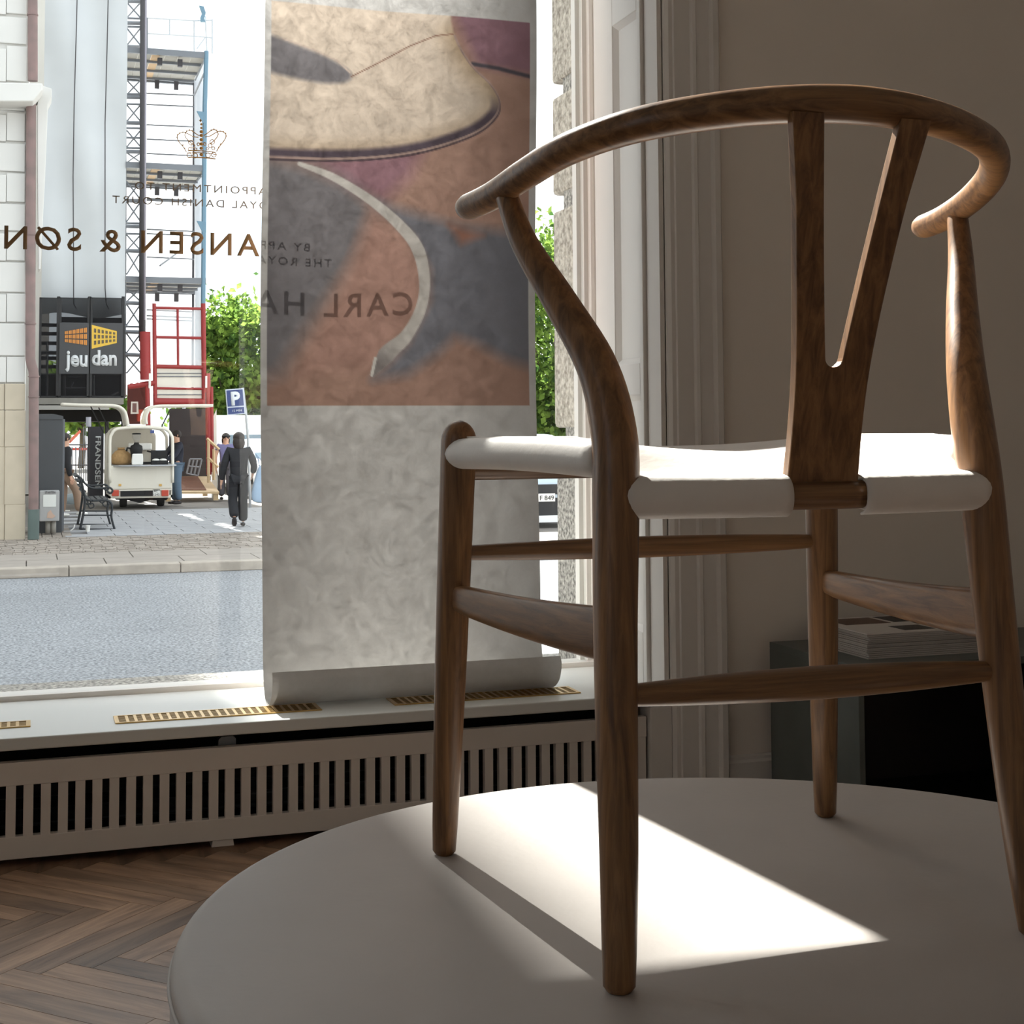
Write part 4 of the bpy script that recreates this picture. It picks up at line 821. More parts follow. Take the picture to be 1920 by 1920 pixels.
# barriers behind the passage
fb = thing('crowd_barrier', PZ(150, 912, ZS), 'row of thin steel barrier bars in the bright passage under the platform', 'barrier')
for px in (121, 128, 135, 142, 148.5, 152, 157, 161, 164, 168): MB().pxtube([(px, 800 if px in (157, 161) else 838), (px, 902)], 46, .018, 5).build('bar', steel, fb)
for y_ in (834, 872): MB().pxtube([(119, y_), (170, y_)], 46, .02, 5).build('rail', steeld, fb)
MB().pxprism([(128, 826), (150, 806), (152, 810), (131, 832)], 46.5, .05).build('warning_tape', mat('red_tape', (226, 120, 96), .6), fb); MB().pxbox(134, 840, 168, 844, 46.5, .03).build('warning_tape', mat('red_tape2', (222, 96, 82), .6), fb)

# ------------------------------------------------------------------ coffee cart
ct = thing('coffee_cart', PZ(262, 950, ZS), 'cream three-wheeled coffee cart with raised gull-wing roof flaps', 'coffee cart'); Yc = 34.0
cream = mat('cream_paint', (232, 226, 212), .45); creams = mat('cream_inside', (206, 198, 182), .6); blk = mat('black_rubber', (24, 24, 26), .7)
MB().pxbox(205, 873, 322, 916, Yc, .06).build('tailgate', cream, ct, bevel=.02)
for px in (225, 301): MB().pxbox(px-2.5, 907.5, px+2.5, 911.5, Yc-.02, .03).build('hinge', brass, ct)
MB().pxbox(204, 916, 323, 919, Yc+.02, .08).build('bumper_beam', cream, ct)
MB().pxprism([(206, 918), (318, 918), (317, 933), (210, 933), (206, 930)], Yc+.05, .08).build('rear_panel', cream, ct); MB().pxbox(226, 918.5, 287, 930, Yc+.03, .03).build('rear_opening', blk, ct)
for a_, b2 in ((210, 223), (303, 316)): MB().pxbox(a_, 919, b2, 930, Yc+.0, .06).build('tail_lamp', mat('tail_red%d' % a_, (196, 70, 48), .3), ct, bevel=.01)
MB().pxbox(287, 918, 300, 929.5, Yc+.02, .02).build('number_plate', cupm, ct)
plx = PY(288.2, 923, Yc); text_obj('lettering', 'AC', blackt, ct, (plx[0], Yc+.018, plx[2]), (1, 0, 0), (0, 0, 1), .045, width=.09, extrude=.002); plx = PY(288.2, 929, Yc); text_obj('lettering', '1245', blackt, ct, (plx[0], Yc+.018, plx[2]), (1, 0, 0), (0, 0, 1), .045, width=.125, extrude=.002)
def wheel(c, r_, w_, parent, nm='wheel', ax=0):
    m_ = MB(); pr_ = [(r_*.55, -w_/2), (r_*.92, -w_/2), (r_, -w_*.3), (r_, w_*.3), (r_*.92, w_/2), (r_*.55, w_/2)]; seg = 20; vs_ = []; fs_ = []
    for q, x_ in pr_:
        for k in range(seg):
            th = 2*math.pi*k/seg; p = (x_, q*math.cos(th), q*math.sin(th)) if ax == 0 else (q*math.cos(th), x_, q*math.sin(th)); vs_.append((c[0]+p[0], c[1]+p[1], c[2]+p[2]))
    n_ = len(pr_)
    for i in range(n_-1):
        for k in range(seg): k2 = (k+1) % seg; fs_.append((i*seg+k, i*seg+k2, (i+1)*seg+k2, (i+1)*seg+k))
    fs_ += [tuple(range(seg))[::-1], tuple(range((n_-1)*seg, n_*seg))]; m_.add(vs_, fs_); return m_.build(nm, blk, parent, smooth=True, angle=40)
for px in (231, 301): p = PY(px, 943, Yc+.5); wheel((p[0], Yc+.5, ZS+.215), .215, .15, ct)
p = PY(262, 940, Yc+2.4); wheel((p[0], Yc+2.4, ZS+.215), .215, .14, ct)
MB().pxprism([(214, 933), (316, 933), (312, 938), (280, 938), (262, 943), (240, 938), (218, 937)], Yc+.25, 1.8).build('chassis', blk, ct)
# hoop frame, floor, side walls
hoop = [(206, 905), (206, 830), (209, 815), (216, 806), (228, 803), (262, 801), (302, 803), (314, 807), (321, 816), (323.5, 830), (323.5, 905)]
for k, yo in enumerate((0., 1.45)):
    q = spline([PY(x_, y_, Yc) for x_, y_ in hoop], 60); MB().tube([np.array((p[0], Yc+yo, p[2])) for p in q], .035, 8).build('hoop', cream, ct, smooth=True)
a = PY(206, 872, Yc); b_ = PY(323.5, 933, Yc); zt2 = PY(262, 801, Yc)[2]
MB().box(a[0], b_[0], Yc+.08, Yc+1.5, b_[2], b_[2]+.06).build('floor_panel', cream, ct)
MB().box(a[0], a[0]+.03, Yc+.08, Yc+1.5, b_[2], a[2]).build('side_wall', cream, ct); MB().box(b_[0]-.03, b_[0], Yc+.08, Yc+1.5, b_[2], a[2]).build('side_wall', cream, ct)
MB().box(a[0]+.1, b_[0]-.35, Yc+1.45, Yc+1.48, a[2], zt2-.02).build('front_bulkhead', creams, ct)
pa_ = PY(244, 799, Yc); pb2 = PY(284, 799, Yc); MB().box(pa_[0], pb2[0], Yc-.02, Yc+1.5, zt2-.01, zt2+.04).build('roof_spine', cream, ct)
# cab
MB().box(a[0]+.0, b_[0]-.25, Yc+1.5, Yc+2.6, ZS+.35, zt2-.12).build('cab', creams, ct, bevel=.08); cw = PY(196, 800, Yc+1.5)
# raised flaps
flp = [(-10, 0)]
fl_ = [(243, 797), (241, 785), (237, 771), (228, 762), (215, 758), (190, 757), (150, 756.5), (116, 755)]
q = spline([PY(x_, y_, Yc) for x_, y_ in fl_], 40); m_ = MB(); vs_ = []; 
for p in q: vs_ += [(p[0], Yc, p[2]), (p[0], Yc+1.45, p[2])]
m_.add(vs_, [(2*i, 2*i+1, 2*i+3, 2*i+2) for i in range(len(q)-1)]); o = m_.build('roof_flap', cream, ct, smooth=True); so = o.modifiers.new('t', 'SOLIDIFY'); so.thickness = .06
fl_ = [(272, 796), (271, 785), (274, 772), (282, 763), (295, 759), (330, 758.5), (365, 758), (399, 758)]
q = spline([PY(x_, y_, Yc+.1) for x_, y_ in fl_], 40); m_ = MB(); vs_ = []
for p in q: vs_ += [(p[0], Yc, p[2]), (p[0], Yc+1.45, p[2])]
m_.add(vs_, [(2*i, 2*i+1, 2*i+3, 2*i+2) for i in range(len(q)-1)]); o = m_.build('roof_flap', cream, ct, smooth=True); so = o.modifiers.new('t', 'SOLIDIFY'); so.thickness = .06
for pts in ([(170, 762), (194, 811)], [(185, 764), (205, 806)], [(318, 770), (303, 800)]): MB().pxtube(pts, Yc+.3, .014, 6).build('flap_strut', blk, ct)
# counter
cm = mat('brushed_steel', (176, 178, 182), .3, metal=.6)
cz = PY(262, 872, Yc)[2]
q = [(PY(x_, 872, Yc)[0], yy) for x_, yy in ((212, Yc+.9), (212, Yc), (222, Yc-.16), (262, Yc-.22), (322, Yc-.22), (330, Yc-.12), (329, Yc+.9))]
MB().prism(q, lambda a, b, d: (a, b, d), cz-.03, cz+.005).build('counter', cm, ct, bevel=.01)
CZ = cz+.006
def on_counter(px, dy): p = PY(px, 870, Yc+dy); return np.array((p[0], Yc+dy, CZ))
c_ = on_counter(227, .45); sk = thing('burlap_sack', c_, 'brown burlap coffee sack on the cart counter', 'sack'); bur = mat('burlap', (178, 142, 96), .9, var=.15, scale=20)
m_ = MB(); m_.add(*(lambda R: ([(c_[0]+rx*math.cos(t)*(1+.06*math.sin(3*t+z*9)), c_[1]+ry*math.sin(t), CZ+z) for rx, ry, z in R for t in np.linspace(0, 2*math.pi, 17)[:-1]], [(i*16+k, i*16+(k+1) % 16, (i+1)*16+(k+1) % 16, (i+1)*16+k) for i in range(len(R)-1) for k in range(16)]+[tuple(range(16))[::-1], tuple(range((len(R)-1)*16, len(R)*16))]))([(.17, .14, 0), (.235, .18, .05), (.245, .18, .13), (.215, .16, .22), (.15, .11, .29), (.085, .06, .33), (.07, .05, .36), (.09, .06, .385)])); m_.build('sack_body', bur, sk, smooth=True)
MB().tube([c_+np.array((.078*math.cos(t), .056*math.sin(t), .335)) for t in np.linspace(0, 2*math.pi, 14)], .012, 6, caps=False).build('tie_cord', mat('cord_brown', (110, 82, 52), .9), sk, smooth=True)
c_ = on_counter(255.5, .25); gr = thing('coffee_grinder', c_, 'black coffee grinder with clear hopper on the cart counter', 'grinder')
MB().box(c_[0]-.1, c_[0]+.1, c_[1]-.1, c_[1]+.12, CZ, CZ+.06).build('base', blk, gr, bevel=.01); MB().lathe([(.09, .06), (.12, .2), (.14, .34), (.13, .42), (.06, .46), (.05, .50)], 16, c_[0], c_[1], CZ).build('body', blk, gr, smooth=True); MB().lathe([(.05, .50), (.09, .62), (.095, .68)], 16, c_[0], c_[1], CZ).build('hopper', sheer('smoke_hopper', (180, 176, 170), .35), gr, smooth=True); MB().lathe([(.085, .68), (.105, .685), (.09, .71), (.02, .715)], 16, c_[0], c_[1], CZ).build('lid', blk, gr, smooth=True)
MB().tube([c_+np.array((-.1, 0, .36)), c_+np.array((-.2, -.02, .38)), c_+np.array((-.22, -.02, .3))], .025, 6).build('lever', blk, gr, smooth=True)
c_ = on_counter(257.5, -.08); m_ = MB().prism([(-.12, 0), (.12, 0), (.125, .1), (.115, .25), (-.11, .25), (-.125, .1)], lambda a, b, d: (c_[0]+a, d, CZ+b), c_[1]-.05, c_[1]+.06); o = m_.build('paper_bag', cupm, None, bevel=.02); tag(o, 'white paper bag standing at the middle of the cart counter', 'bag')
c_ = on_counter(262, .72); em = thing('espresso_machine', c_, 'chrome and cream espresso machine at the back of the coffee cart', 'coffee machine')
MB().box(c_[0]-.26, c_[0]+.26, c_[1]-.15, c_[1]+.2, CZ+.32, CZ+.48).build('upper_body', cupm, em, bevel=.03); MB().box(c_[0]-.2, c_[0]+.22, c_[1]-.02, c_[1]+.2, CZ, CZ+.32).build('lower_body', creams, em); MB().box(c_[0]-.24, c_[0]+.24, c_[1]-.15, c_[1]-.0, CZ, CZ+.05).build('drip_tray', blk, em); MB().tube([c_+np.array((.15, -.15, .3)), c_+np.array((.3, -.22, .26))], .02, 6).build('portafilter', blk, em)
c_ = on_counter(299, .0); bb_ = thing('black_box', c_, 'open black box with white cup lids at the right end of the counter', 'box')
MB().box(c_[0]-.18, c_[0]+.18, c_[1]-.12, c_[1]+.12, CZ, CZ+.09).build('tray', blk, bb_); MB().box(c_[0]-.18, c_[0]+.18, c_[1]+.12, c_[1]+.14, CZ+.05, CZ+.32).build('lid', blk, bb_)
for k in range(2): MB().ellipsoid((c_[0]-.08+.16*k, c_[1], CZ+.1), .085, .09, .035, 12, 6).build('cup_lids', cupm, bb_, smooth=True)
bs = tag(MB().box(*(lambda p: (p[0]-.045, p[0]+.045))(PY(285.5, 806, Yc+1.44)), Yc+1.43, Yc+1.445, zt2-.14, zt2-.07).build('blue_sticker', mat('blue_sticker', (92, 110, 180), .5), ct)); bs.name = 'blue_sticker'

# ------------------------------------------------------------------ parking sign
ps = thing('parking_sign', PZ(469, 950, ZS), 'blue parking sign with a white P on a leaning thin pole', 'sign'); Ysn = 33.0
galv = mat('galvanised_pole', (176, 178, 180), .5, metal=.2)
MB().pxtube([(455, 727), (461, 775), (465, 820), (469, 952)], Ysn+.05, .03, 8).build('pole', galv, ps, smooth=True)
def tilt(x_, y_): a_ = math.radians(-4.5); dx, dy = x_-441, y_-753; return (441+dx*math.cos(a_)-dy*math.sin(a_), 753+dx*math.sin(a_)+dy*math.cos(a_))
def tb(m_, x0_, y0_, x1_, y1_, Y_, d_): return m_.pxprism([tilt(x0_, y0_), tilt(x1_, y0_), tilt(x1_, y1_), tilt(x0_, y1_)], Y_, d_)
tb(MB(), 424.5, 729, 458.5, 777.5, Ysn, .03).build('plate_rim', mat('sign_white', (206, 212, 222), .4), ps); bl_ = mat('sign_blue', (44, 62, 116), .4)
tb(MB(), 426.3, 731, 456.7, 761.5, Ysn-.012, .02).build('blue_field', bl_, ps); tb(MB(), 426.3, 764, 456.7, 775.8, Ysn-.012, .02).build('blue_field', bl_, ps)
ca_, sa_ = math.cos(math.radians(4.5)), math.sin(math.radians(4.5)); p0 = PY(*tilt(433.5, 758.5), Ysn); text_obj('lettering', 'P', wht, ps, (p0[0], Ysn-.018, p0[2]), (ca_, 0, sa_), (-sa_, 0, ca_), .29, width=.20, bold=.05, extrude=.006)
p0 = PY(*tilt(434.5, 772), Ysn); text_obj('lettering', '15 MIN', wht, ps, (p0[0], Ysn-.018, p0[2]), (ca_, 0, sa_), (-sa_, 0, ca_), .05, width=.20, extrude=.005)

# ------------------------------------------------------------------ vehicles
vw = mat('van_white', (240, 241, 243), .3); gl = mat('vehicle_glass', (96, 116, 128), .08, spec=.8); gld = mat('vehicle_trim', (30, 31, 33), .5)
def vehicle(name, label, cat, X, Y, W_, H_, L_, paint, van=True):
    v_ = thing(name, (X, Y, ZS), label, cat)
    if van: side = [(0, .35), (0, .95), (.12, 1.1), (.62, 1.25), (1.35, H_-.12), (1.7, H_), (L_-.1, H_), (L_, H_-.15), (L_, .35)]
    else: side = [(0, .3), (0, .75), (.1, .88), (.95, 1.0), (1.75, H_-.02), (2.2, H_), (3.3, H_-.06), (L_-.15, 1.05), (L_, .9), (L_, .3)]
    m_ = MB(); m_.prism(side, lambda a, b, d: (X+d, Y+a, ZS+b), -W_/2, W_/2); m_.build('body', paint, v_, bevel=.14 if van else .12, smooth=True, angle=40)
    if van: a_, b2 = (.64, 1.28), (1.33, H_-.18)
    else: a_, b2 = (1.0, 1.03), (1.72, H_-.06)
    MB().add([(X-W_*.44, Y+a_[0]-.012, ZS+a_[1]), (X+W_*.44, Y+a_[0]-.012, ZS+a_[1]), (X+W_*.39, Y+b2[0]-.012, ZS+b2[1]), (X-W_*.39, Y+b2[0]-.012, ZS+b2[1]), (X-W_*.44, Y+a_[0]+.02, ZS+a_[1]-.02), (X+W_*.44, Y+a_[0]+.02, ZS+a_[1]-.02), (X+W_*.39, Y+b2[0]+.02, ZS+b2[1]-.02), (X-W_*.39, Y+b2[0]+.02, ZS+b2[1]-.02)], [(0, 1, 2, 3), (4, 7, 6, 5), (0, 4, 5, 1), (1, 5, 6, 2), (2, 6, 7, 3), (3, 7, 4, 0)]).build('windscreen', gl, v_)
    for s_ in (-1, 1):
        MB().box(X+s_*W_/2-.01, X+s_*W_/2+.01, Y+1.7, Y+L_*.75, ZS+1.05, ZS+H_-.2).build('side_window', gl, v_)
        for yy in (.75, L_-.8): wheel((X+s_*(W_/2-.1), Y+yy, ZS+.32), .32, .2, v_)
        MB().ellipsoid((X+s_*W_*.36, Y+.02, ZS+.72), .17, .05, .09, 12, 6).build('headlamp', mat('lamp%d' % random.randint(0, 99999), (220, 226, 230), .1), v_, smooth=True)
        MB().box(X+s_*(W_/2+.14)-.1, X+s_*(W_/2+.14)+.1, Y+1.05, Y+1.13, ZS+1.02, ZS+1.2).build('mirror', gld, v_, bevel=.02)
    MB().box(X-W_*.42, X+W_*.42, Y-.03, Y+.05, ZS+.36, ZS+.50).build('bumper', gld, v_); MB().box(X-W_*.24, X+W_*.24, Y-.02, Y+.03, ZS+.56, ZS+.74).build('grille', gld, v_)
    return v_
vehicle('white_van', 'white delivery van parked behind the walking person', 'van', PY(412, 800, 41)[0]+1.02, 41, 2.0, 2.15, 5.0, vw)
vehicle('white_car', 'white car parked in front of the van, half hidden by the banner', 'car', PY(479, 860, 36)[0]+.9, 36, 1.75, 1.5, 4.0, mat('car_white', (226, 229, 233), .25), van=False)
Xc, Yc2 = PY(1022, 900, 24.6)[0], 24.6
carp = mat('car_silver', (184, 198, 208), .25, metal=.2); cv = vehicle('silver_car', 'silver blue car front with number plate seen between banner and stone jamb', 'car', Xc-.05, Yc2, 1.8, 1.62, 4.2, carp, van=False)
MB().pxbox(996, 926, 1041, 940, Yc2-.06, .02).build('number_plate', cupm, cv); p0 = PY(1012.5, 938, Yc2-.06); text_obj('lettering', 'F 849', blackt, cv, (p0[0], Yc2-.064, p0[2]), (1, 0, 0), (0, 0, 1), .085, width=PY(1038.5, 938, Yc2-.06)[0]-p0[0], extrude=.003)
MB().pxbox(985, 942, 1070, 967, Yc2-.045, .04).build('lower_grille', gld, cv); MB().pxbox(980, 968, 1075, 978, Yc2-.08, .1).build('bumper_lip', vw, cv)

# ------------------------------------------------------------------ trees
leafm = bpy.data.materials.new('leaf'); leafm.use_nodes = True; nt = leafm.node_tree; nt.nodes.clear(); o_ = nt.nodes.new('ShaderNodeOutputMaterial'); d_ = nt.nodes.new('ShaderNodeBsdfDiffuse'); t_ = nt.nodes.new('ShaderNodeBsdfTranslucent'); mxs = nt.nodes.new('ShaderNodeMixShader'); mxs.inputs[0].default_value = .42
tc = nt.nodes.new('ShaderNodeTexCoord'); n1 = nt.nodes.new('ShaderNodeTexNoise'); n1.inputs['Scale'].default_value = 2.2; r1 = nt.nodes.new('ShaderNodeValToRGB'); r1.color_ramp.elements[0].color = srgb(58, 88, 44); r1.color_ramp.elements[1].color = srgb(140, 168, 78); r1.color_ramp.elements[0].position = .35; r1.color_ramp.elements[1].position = .65
nt.links.new(tc.outputs['Object'], n1.inputs['Vector']); nt.links.new(n1.outputs[0], r1.inputs[0]); nt.links.new(r1.outputs[0], d_.inputs[0]); nt.links.new(r1.outputs[0], t_.inputs[0]); nt.links.new(d_.outputs[0], mxs.inputs[1]); nt.links.new(t_.outputs[0], mxs.inputs[2]); nt.links.new(mxs.outputs[0], o_.inputs[0])
bark = mat('bark', (84, 74, 62), .9, var=.2, scale=6)
def tree(label, X, Y, H_, rx, ry, zb, n_, ls=.13):
    t = thing('leafy_tree', (X, Y, ZS), label, 'tree', 'trees along the street'); MB().tube([(X, Y, ZS), (X+.05, Y, ZS+zb*.6), (X, Y, ZS+zb+ (H_-zb)*.5)], [.16, .13, .06], 10).build('trunk', bark, t, smooth=True)
    for k in range(5): a_ = k*1.256; MB().tube([(X, Y, ZS+zb), (X+rx*.5*math.cos(a_), Y+ry*.5*math.sin(a_), ZS+zb+(H_-zb)*.55)], [.06, .02], 6).build('branch', bark, t)
    nc = 46; cz_ = zb+(H_-zb)/2; rz = (H_-zb)/2
    th = rng.uniform(0, 2*math.pi, nc); ph = np.arccos(rng.uniform(-1, 1, nc)); rad_ = rng.uniform(.55, .95, nc)
    cs = np.c_[X+rx*rad_*np.sin(ph)*np.cos(th), Y+ry*rad_*np.sin(ph)*np.sin(th), ZS+cz_+rz*rad_*np.cos(ph)]
    ci = rng.integers(0, nc, n_); P_ = cs[ci] + rng.normal(0, .26, (n_, 3))*np.array([rx/1.6, ry/1.6, rz/1.6])
    a_ = rng.normal(0, 1, (n_, 3)); a_ /= np.linalg.norm(a_, axis=1)[:, None]; b2 = np.cross(a_, rng.normal(0, 1, (n_, 3))); b2 /= np.linalg.norm(b2, axis=1)[:, None]
    s_ = rng.uniform(.7, 1.3, n_)[:, None]*ls
    V_ = np.stack([P_-a_*s_, P_+b2*s_*.6, P_+a_*s_, P_-b2*s_*.6], 1).reshape(-1, 3); F_ = np.arange(4*n_).reshape(-1, 4)
    me = bpy.data.meshes.new('foliage'); me.from_pydata(V_.tolist(), [], F_.tolist()); me.materials.append(leafm); o = bpy.data.objects.new('foliage', me); col.objects.link(o); parent_to(o, t); o['kind'] = 'stuff'
tree('green leafy tree behind the parking sign and the van', PY(452, 700, 50)[0], 50, 6.0, 2.1, 2.2, .6, 12000)
tree('large green tree seen through the gap right of the banner', PY(1040, 600, 46)[0], 46, 8.6, 2.6, 2.4, .6, 14000)
tree('green tree at the end of the passage under the platform', PY(140, 800, 70)[0]+.3, 70, 4.8, 2.6, 2.2, 1.6, 6000, .17)
tree('dense green tree standing behind the hanging banner', PY(760, 700, 54)[0], 54, 6.2, 3.2, 2.4, .6, 9000)

# ------------------------------------------------------------------ people
skin = mat('skin', (206, 160, 134), .55); hairm = mat('dark_hair', (40, 30, 26), .6)
def skinmesh(name, V_, E_, m_, parent, sub=2):
    bm = bmesh.new(); ly = bm.verts.layers.skin.verify(); vs_ = []
    for i, (p, r_) in enumerate(V_):
        v = bm.verts.new([float(c) for c in p]); v[ly].radius = (r_, r_) if not hasattr(r_, '__len__') else r_; v[ly].use_root = (i == 0); vs_.append(v)
    for a_, b2 in E_: bm.edges.new((vs_[a_], vs_[b2]))
    me = bpy.data.meshes.new(name); bm.to_mesh(me); bm.free(); tmp = bpy.data.objects.new(name, me); col.objects.link(tmp)
    k = tmp.modifiers.new('s', 'SKIN'); k.use_smooth_shade = True; tmp.modifiers.new('u', 'SUBSURF').levels = sub
    bpy.context.view_layer.update(); dg = bpy.context.evaluated_depsgraph_get(); m2 = bpy.data.meshes.new_from_object(tmp.evaluated_get(dg)); bpy.data.objects.remove(tmp); m2.name = name
    m2.materials.clear(); m2.materials.append(m_); m2.polygons.foreach_set('use_smooth', [True]*len(m2.polygons)); o = bpy.data.objects.new(name, m2); col.objects.link(o); parent_to(o, parent); return o
def person(label, base, h, face, J, top, bottom, shoe, hair=hairm, wide=1.0, longhair=True, sleeves=True):
    """J: joints in units of body height, local x right / y forward; face: heading in degrees"""
    t = thing('person', base, label, 'person'); c, s_ = math.cos(math.radians(face)), math.sin(math.radians(face))
    G = lambda p: np.array((base[0]+h*(c*p[0]-s_*p[1]), base[1]+h*(s_*p[0]+c*p[1]), base[2]+h*p[2]))
    R_ = lambda r_: r_*h
    D = dict(pel=(0, 0, .53), wai=(0, 0, .62), che=(0, .005, .73), nec=(0, 0, .83), hea=(0, .012, .90), top=(0, .012, .965), ls=(-.105, 0, .805), rs=(.105, 0, .805), le=(-.135, -.02, .63), re=(.135, -.02, .63), lw=(-.14, .02, .48), rw=(.14, .02, .48), lh=(-.05, 0, .51), rh=(.05, 0, .51), lk=(-.055, .01, .28), rk=(.055, .01, .28), la=(-.06, -.01, .045), ra=(.06, -.01, .045)); D.update(J)
    # body: head, neck, arms and legs as one surface
    names = ['pel', 'wai', 'che', 'nec', 'hea', 'top', 'ls', 'le', 'lw', 'rs', 're', 'rw', 'lh', 'lk', 'la', 'rh', 'rk', 'ra']; rad_ = dict(pel=.072, wai=.062, che=.075, nec=.03, hea=.052, top=.042, ls=.034, le=.024, lw=.017, rs=.034, re=.024, rw=.017, lh=.048, lk=.034, la=.022, rh=.048, rk=.034, ra=.022)
    V_ = [(G(D[n_]), R_(rad_[n_])) for n_ in names]; I = {n_: i for i, n_ in enumerate(names)}
    E_ = [('pel', 'wai'), ('wai', 'che'), ('che', 'nec'), ('nec', 'hea'), ('hea', 'top'), ('che', 'ls'), ('ls', 'le'), ('le', 'lw'), ('che', 'rs'), ('rs', 're'), ('re', 'rw'), ('pel', 'lh'), ('lh', 'lk'), ('lk', 'la'), ('pel', 'rh'), ('rh', 'rk'), ('rk', 'ra')]
    E_ = [(I[a_], I[b2]) for a_, b2 in E_]
    for sd in ('l', 'r'):                     # hand: palm, four fingers and a thumb
        w_ = np.array(D[sd+'w']); e_ = np.array(D[sd+'e']); d = (w_-e_)/np.linalg.norm(w_-e_); fwd = np.array((0, 1., 0)); sx = np.cross(d, fwd); k0 = len(V_)
        V_.append((G(w_+d*.035), (R_(.016), R_(.010)))); E_.append((I[sd+'w'], k0))
        for f_ in range(4):
            o = fwd*(f_-1.5)*.0115; L_ = (.038, .046, .043, .034)[f_]
            V_.append((G(w_+d*.055+o), R_(.0058))); E_.append((k0, len(V_)-1)); V_.append((G(w_+d*(.055+L_)+o+sx*.008*(1 if sd == 'l' else -1)), R_(.0045))); E_.append((len(V_)-2, len(V_)-1))
        V_.append((G(w_+d*.03+fwd*.022), R_(.006))); E_.append((k0, len(V_)-1)); V_.append((G(w_+d*.055+fwd*.032), R_(.005))); E_.append((len(V_)-2, len(V_)-1))
    skinmesh('body', V_, E_, skin, t)
    hd = np.array(D['hea']); hc = G(hd+np.array((0, 0, .03)))
    # face
    F = MB(); F.ellipsoid(G(hd+np.array((0, .056, .022))), .012*h, .012*h, .014*h, 8, 6); F.build('nose', skin, t, smooth=True)
    for sg in (-1, 1): MB().ellipsoid(G(hd+np.array((sg*.02, .046, .035))), .007*h, .007*h, .004*h, 8, 6).build('eye', blackt, t, smooth=True); MB().ellipsoid(G(hd+np.array((sg*.052, 0, .025))), .008*h, .012*h, .018*h, 8, 6).build('ear', skin, t, smooth=True)
    MB().ellipsoid(G(hd+np.array((0, .05, -.006))), .015*h, .006*h, .004*h, 8, 6).build('mouth', mat('lip%d' % random.randint(0, 99999), (160, 92, 84), .5), t, smooth=True)
    H_ = MB(); H_.ellipsoid(G(hd+np.array((0, -.012, .042))), .062*h, .062*h, .058*h, 16, 10)
    if longhair: H_.ellipsoid(G(hd+np.array((0, -.030, -.012))), .064*h, .046*h, .088*h, 16, 10)
    H_.build('hair', hair, t, smooth=True)
    # clothes
    wd = wide
    Vc = [(G(D['pel']+np.array((0, 0, -.065))), (R_(.096*wd), R_(.078*wd))), (G(D['wai']), (R_(.088*wd), R_(.070*wd))), (G(D['che']), (R_(.098), R_(.075))), (G(np.array(D['nec'])-np.array((0, 0, .018))), R_(.045)), (G(D['ls']), R_(.046*wd)), (G(D['le']), R_(.038*wd)), (G(np.array(D['lw'])), R_(.03*wd)), (G(D['rs']), R_(.046*wd)), (G(D['re']), R_(.038*wd)), (G(D['rw']), R_(.03*wd))]
    Ec = [(0, 1), (1, 2), (2, 3), (2, 4), (4, 5), (5, 6), (2, 7), (7, 8), (8, 9)]
    if not sleeves: Vc = [v for i, v in enumerate(Vc) if i not in (6, 9)]; Vc[5] = (G((np.array(D['le'])+np.array(D['ls']))/2), R_(.036)); Vc[7] = (G((np.array(D['re'])+np.array(D['rs']))/2), R_(.036)); Ec = [(0, 1), (1, 2), (2, 3), (2, 4), (4, 5), (2, 6), (6, 7)]
    skinmesh('jacket', Vc, Ec, top, t)
    Vt = [(G(D['pel']), (R_(.080), R_(.066))), (G(D['lh']), R_(.060*wd)), (G(D['lk']), R_(.052*wd)), (G(np.array(D['la'])+np.array((0, 0, .005))), R_(.050*wd)), (G(D['rh']), R_(.060*wd)), (G(D['rk']), R_(.052*wd)), (G(np.array(D['ra'])+np.array((0, 0, .005))), R_(.050*wd))]
    skinmesh('trousers', Vt, [(0, 1), (1, 2), (2, 3), (0, 4), (4, 5), (5, 6)], bottom, t)
    for sd in ('l', 'r'):
        a_ = np.array(D[sd+'a']); k_ = np.array(D[sd+'k']); fw_ = D.get(sd+'f', (0, 1, 0)); fw_ = np.array(fw_, float); fw_ /= np.linalg.norm(fw_)
        heel = a_-fw_*.03-np.array((0, 0, .02)); toe = a_+fw_*.095-np.array((0, 0, .024))
        heel[2] = max(heel[2], .021); toe[2] = max(toe[2], .019)
        MB().tube([G(heel), G(heel+(toe-heel)*.3), G(heel+(toe-heel)*.75), G(toe)], [(R_(.016), R_(.018)), (R_(.025), R_(.021)), (R_(.028), R_(.019)), (R_(.018), R_(.013))], 12, up=(0, 0, 1)).build('shoe', shoe, t, smooth=True)
    return t
navy = mat('dark_suit', (26, 27, 32), .8, var=.05, scale=4); shoeb = mat('dark_shoe', (34, 26, 26), .6)
bp = PZ(447, 988, ZS)
person('person in a dark suit walking away along the pavement with a blue bag', (bp[0], bp[1], ZS+.002), 1.70, -6, dict(lk=(-.06, .02, .28), la=(-.045, -.12, .10), lf=(0, .35, -1), rk=(.045, .03, .28), ra=(.05, .05, .045), le=(-.155, -.01, .63), lw=(-.175, .03, .49), re=(.165, .01, .65), rw=(.15, .07, .56), rf=(0, 1, 0)), navy, navy, shoeb, wide=1.06)
tb_ = PZ(464, 989, ZS); bgb = mat('blue_tote', (146, 170, 194), .8, var=.06, scale=9)
gx_, gy_ = bp[0]+.41, bp[1]+.03
tt = thing('tote_bag', (gx_, gy_, ZS+.52), 'light blue cloth tote bag hanging from the walking person', 'bag')
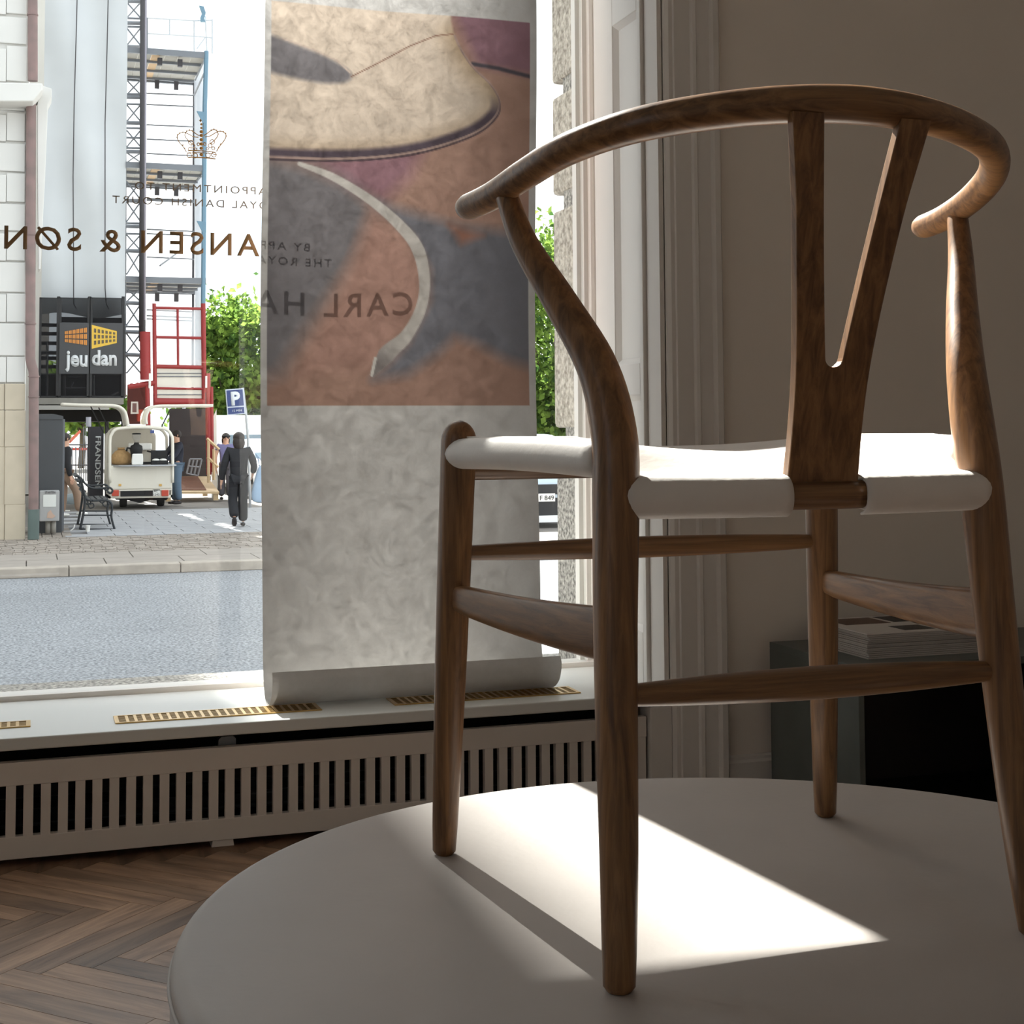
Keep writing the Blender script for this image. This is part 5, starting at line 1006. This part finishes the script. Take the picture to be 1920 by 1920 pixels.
MB().add([(gx_+sx*w_, gy_+sy*d_, ZS+z) for z, w_, d_ in ((.42, .10, .04), (.46, .19, .07), (.62, .20, .08), (.86, .13, .05), (1.12, .045, .03)) for sx, sy in ((-1, -1), (1, -1), (1, 1), (-1, 1))], [(4*i+k, 4*i+(k+1) % 4, 4*i+4+(k+1) % 4, 4*i+4+k) for i in range(4) for k in range(4)]+[(3, 2, 1, 0), (16, 17, 18, 19)]).build('pouch', bgb, tt, sub=2, smooth=True)
for sx in (-.07, .07): MB().tube([(gx_+sx*.5, gy_, ZS+1.08), (gx_+sx*.3-.03, gy_, ZS+1.2), (gx_-.1, gy_-.02, ZS+1.30)], .012, 6).build('handle', bgb, tt, smooth=True)
bp2 = PZ(423, 933, ZS); bp2 = np.array((PY(423, 900, 37.0)[0], 37.0, ZS+.002)); lav = mat('lavender_shirt', (116, 112, 152), .8)
wp = person('woman in a lavender shirt and sunglasses walking towards the shop', bp2, 1.66, 176, dict(le=(-.15, .03, .64), re=(.15, .03, .64), lk=(-.05, .06, .28)), lav, mat('grey_trousers', (84, 80, 86), .8), shoeb, sleeves=False)
MB().tube([bp2+np.array((-.09, -.105, 1.57)), bp2+np.array((0, -.125, 1.57)), bp2+np.array((.09, -.105, 1.57))], .022, 8).build('sunglasses', blackt, wp, smooth=True)
bp3 = np.array((PY(331, 880, 35.2)[0], 35.2, ZS+.002))
person('barista in a dark blue jacket and jeans standing beside the coffee cart', bp3, 1.74, 110, dict(re=(.12, .10, .66), rw=(.06, .2, .62), le=(-.13, .08, .66), lw=(-.08, .2, .6)), mat('dark_blue_jacket', (36, 40, 54), .8), mat('blue_jeans', (92, 112, 132), .85), shoeb, longhair=False)
bp4 = np.array((PY(121, 880, 31.0)[0], 31.0, ZS+.002))
person('person in a black top and tan trousers half hidden by the dark pillar', bp4, 1.70, -70, dict(rk=(.06, .13, .31), ra=(.05, .17, .06)), mat('black_top', (26, 26, 30), .8), mat('tan_trousers', (150, 124, 104), .85), cupm, longhair=False)
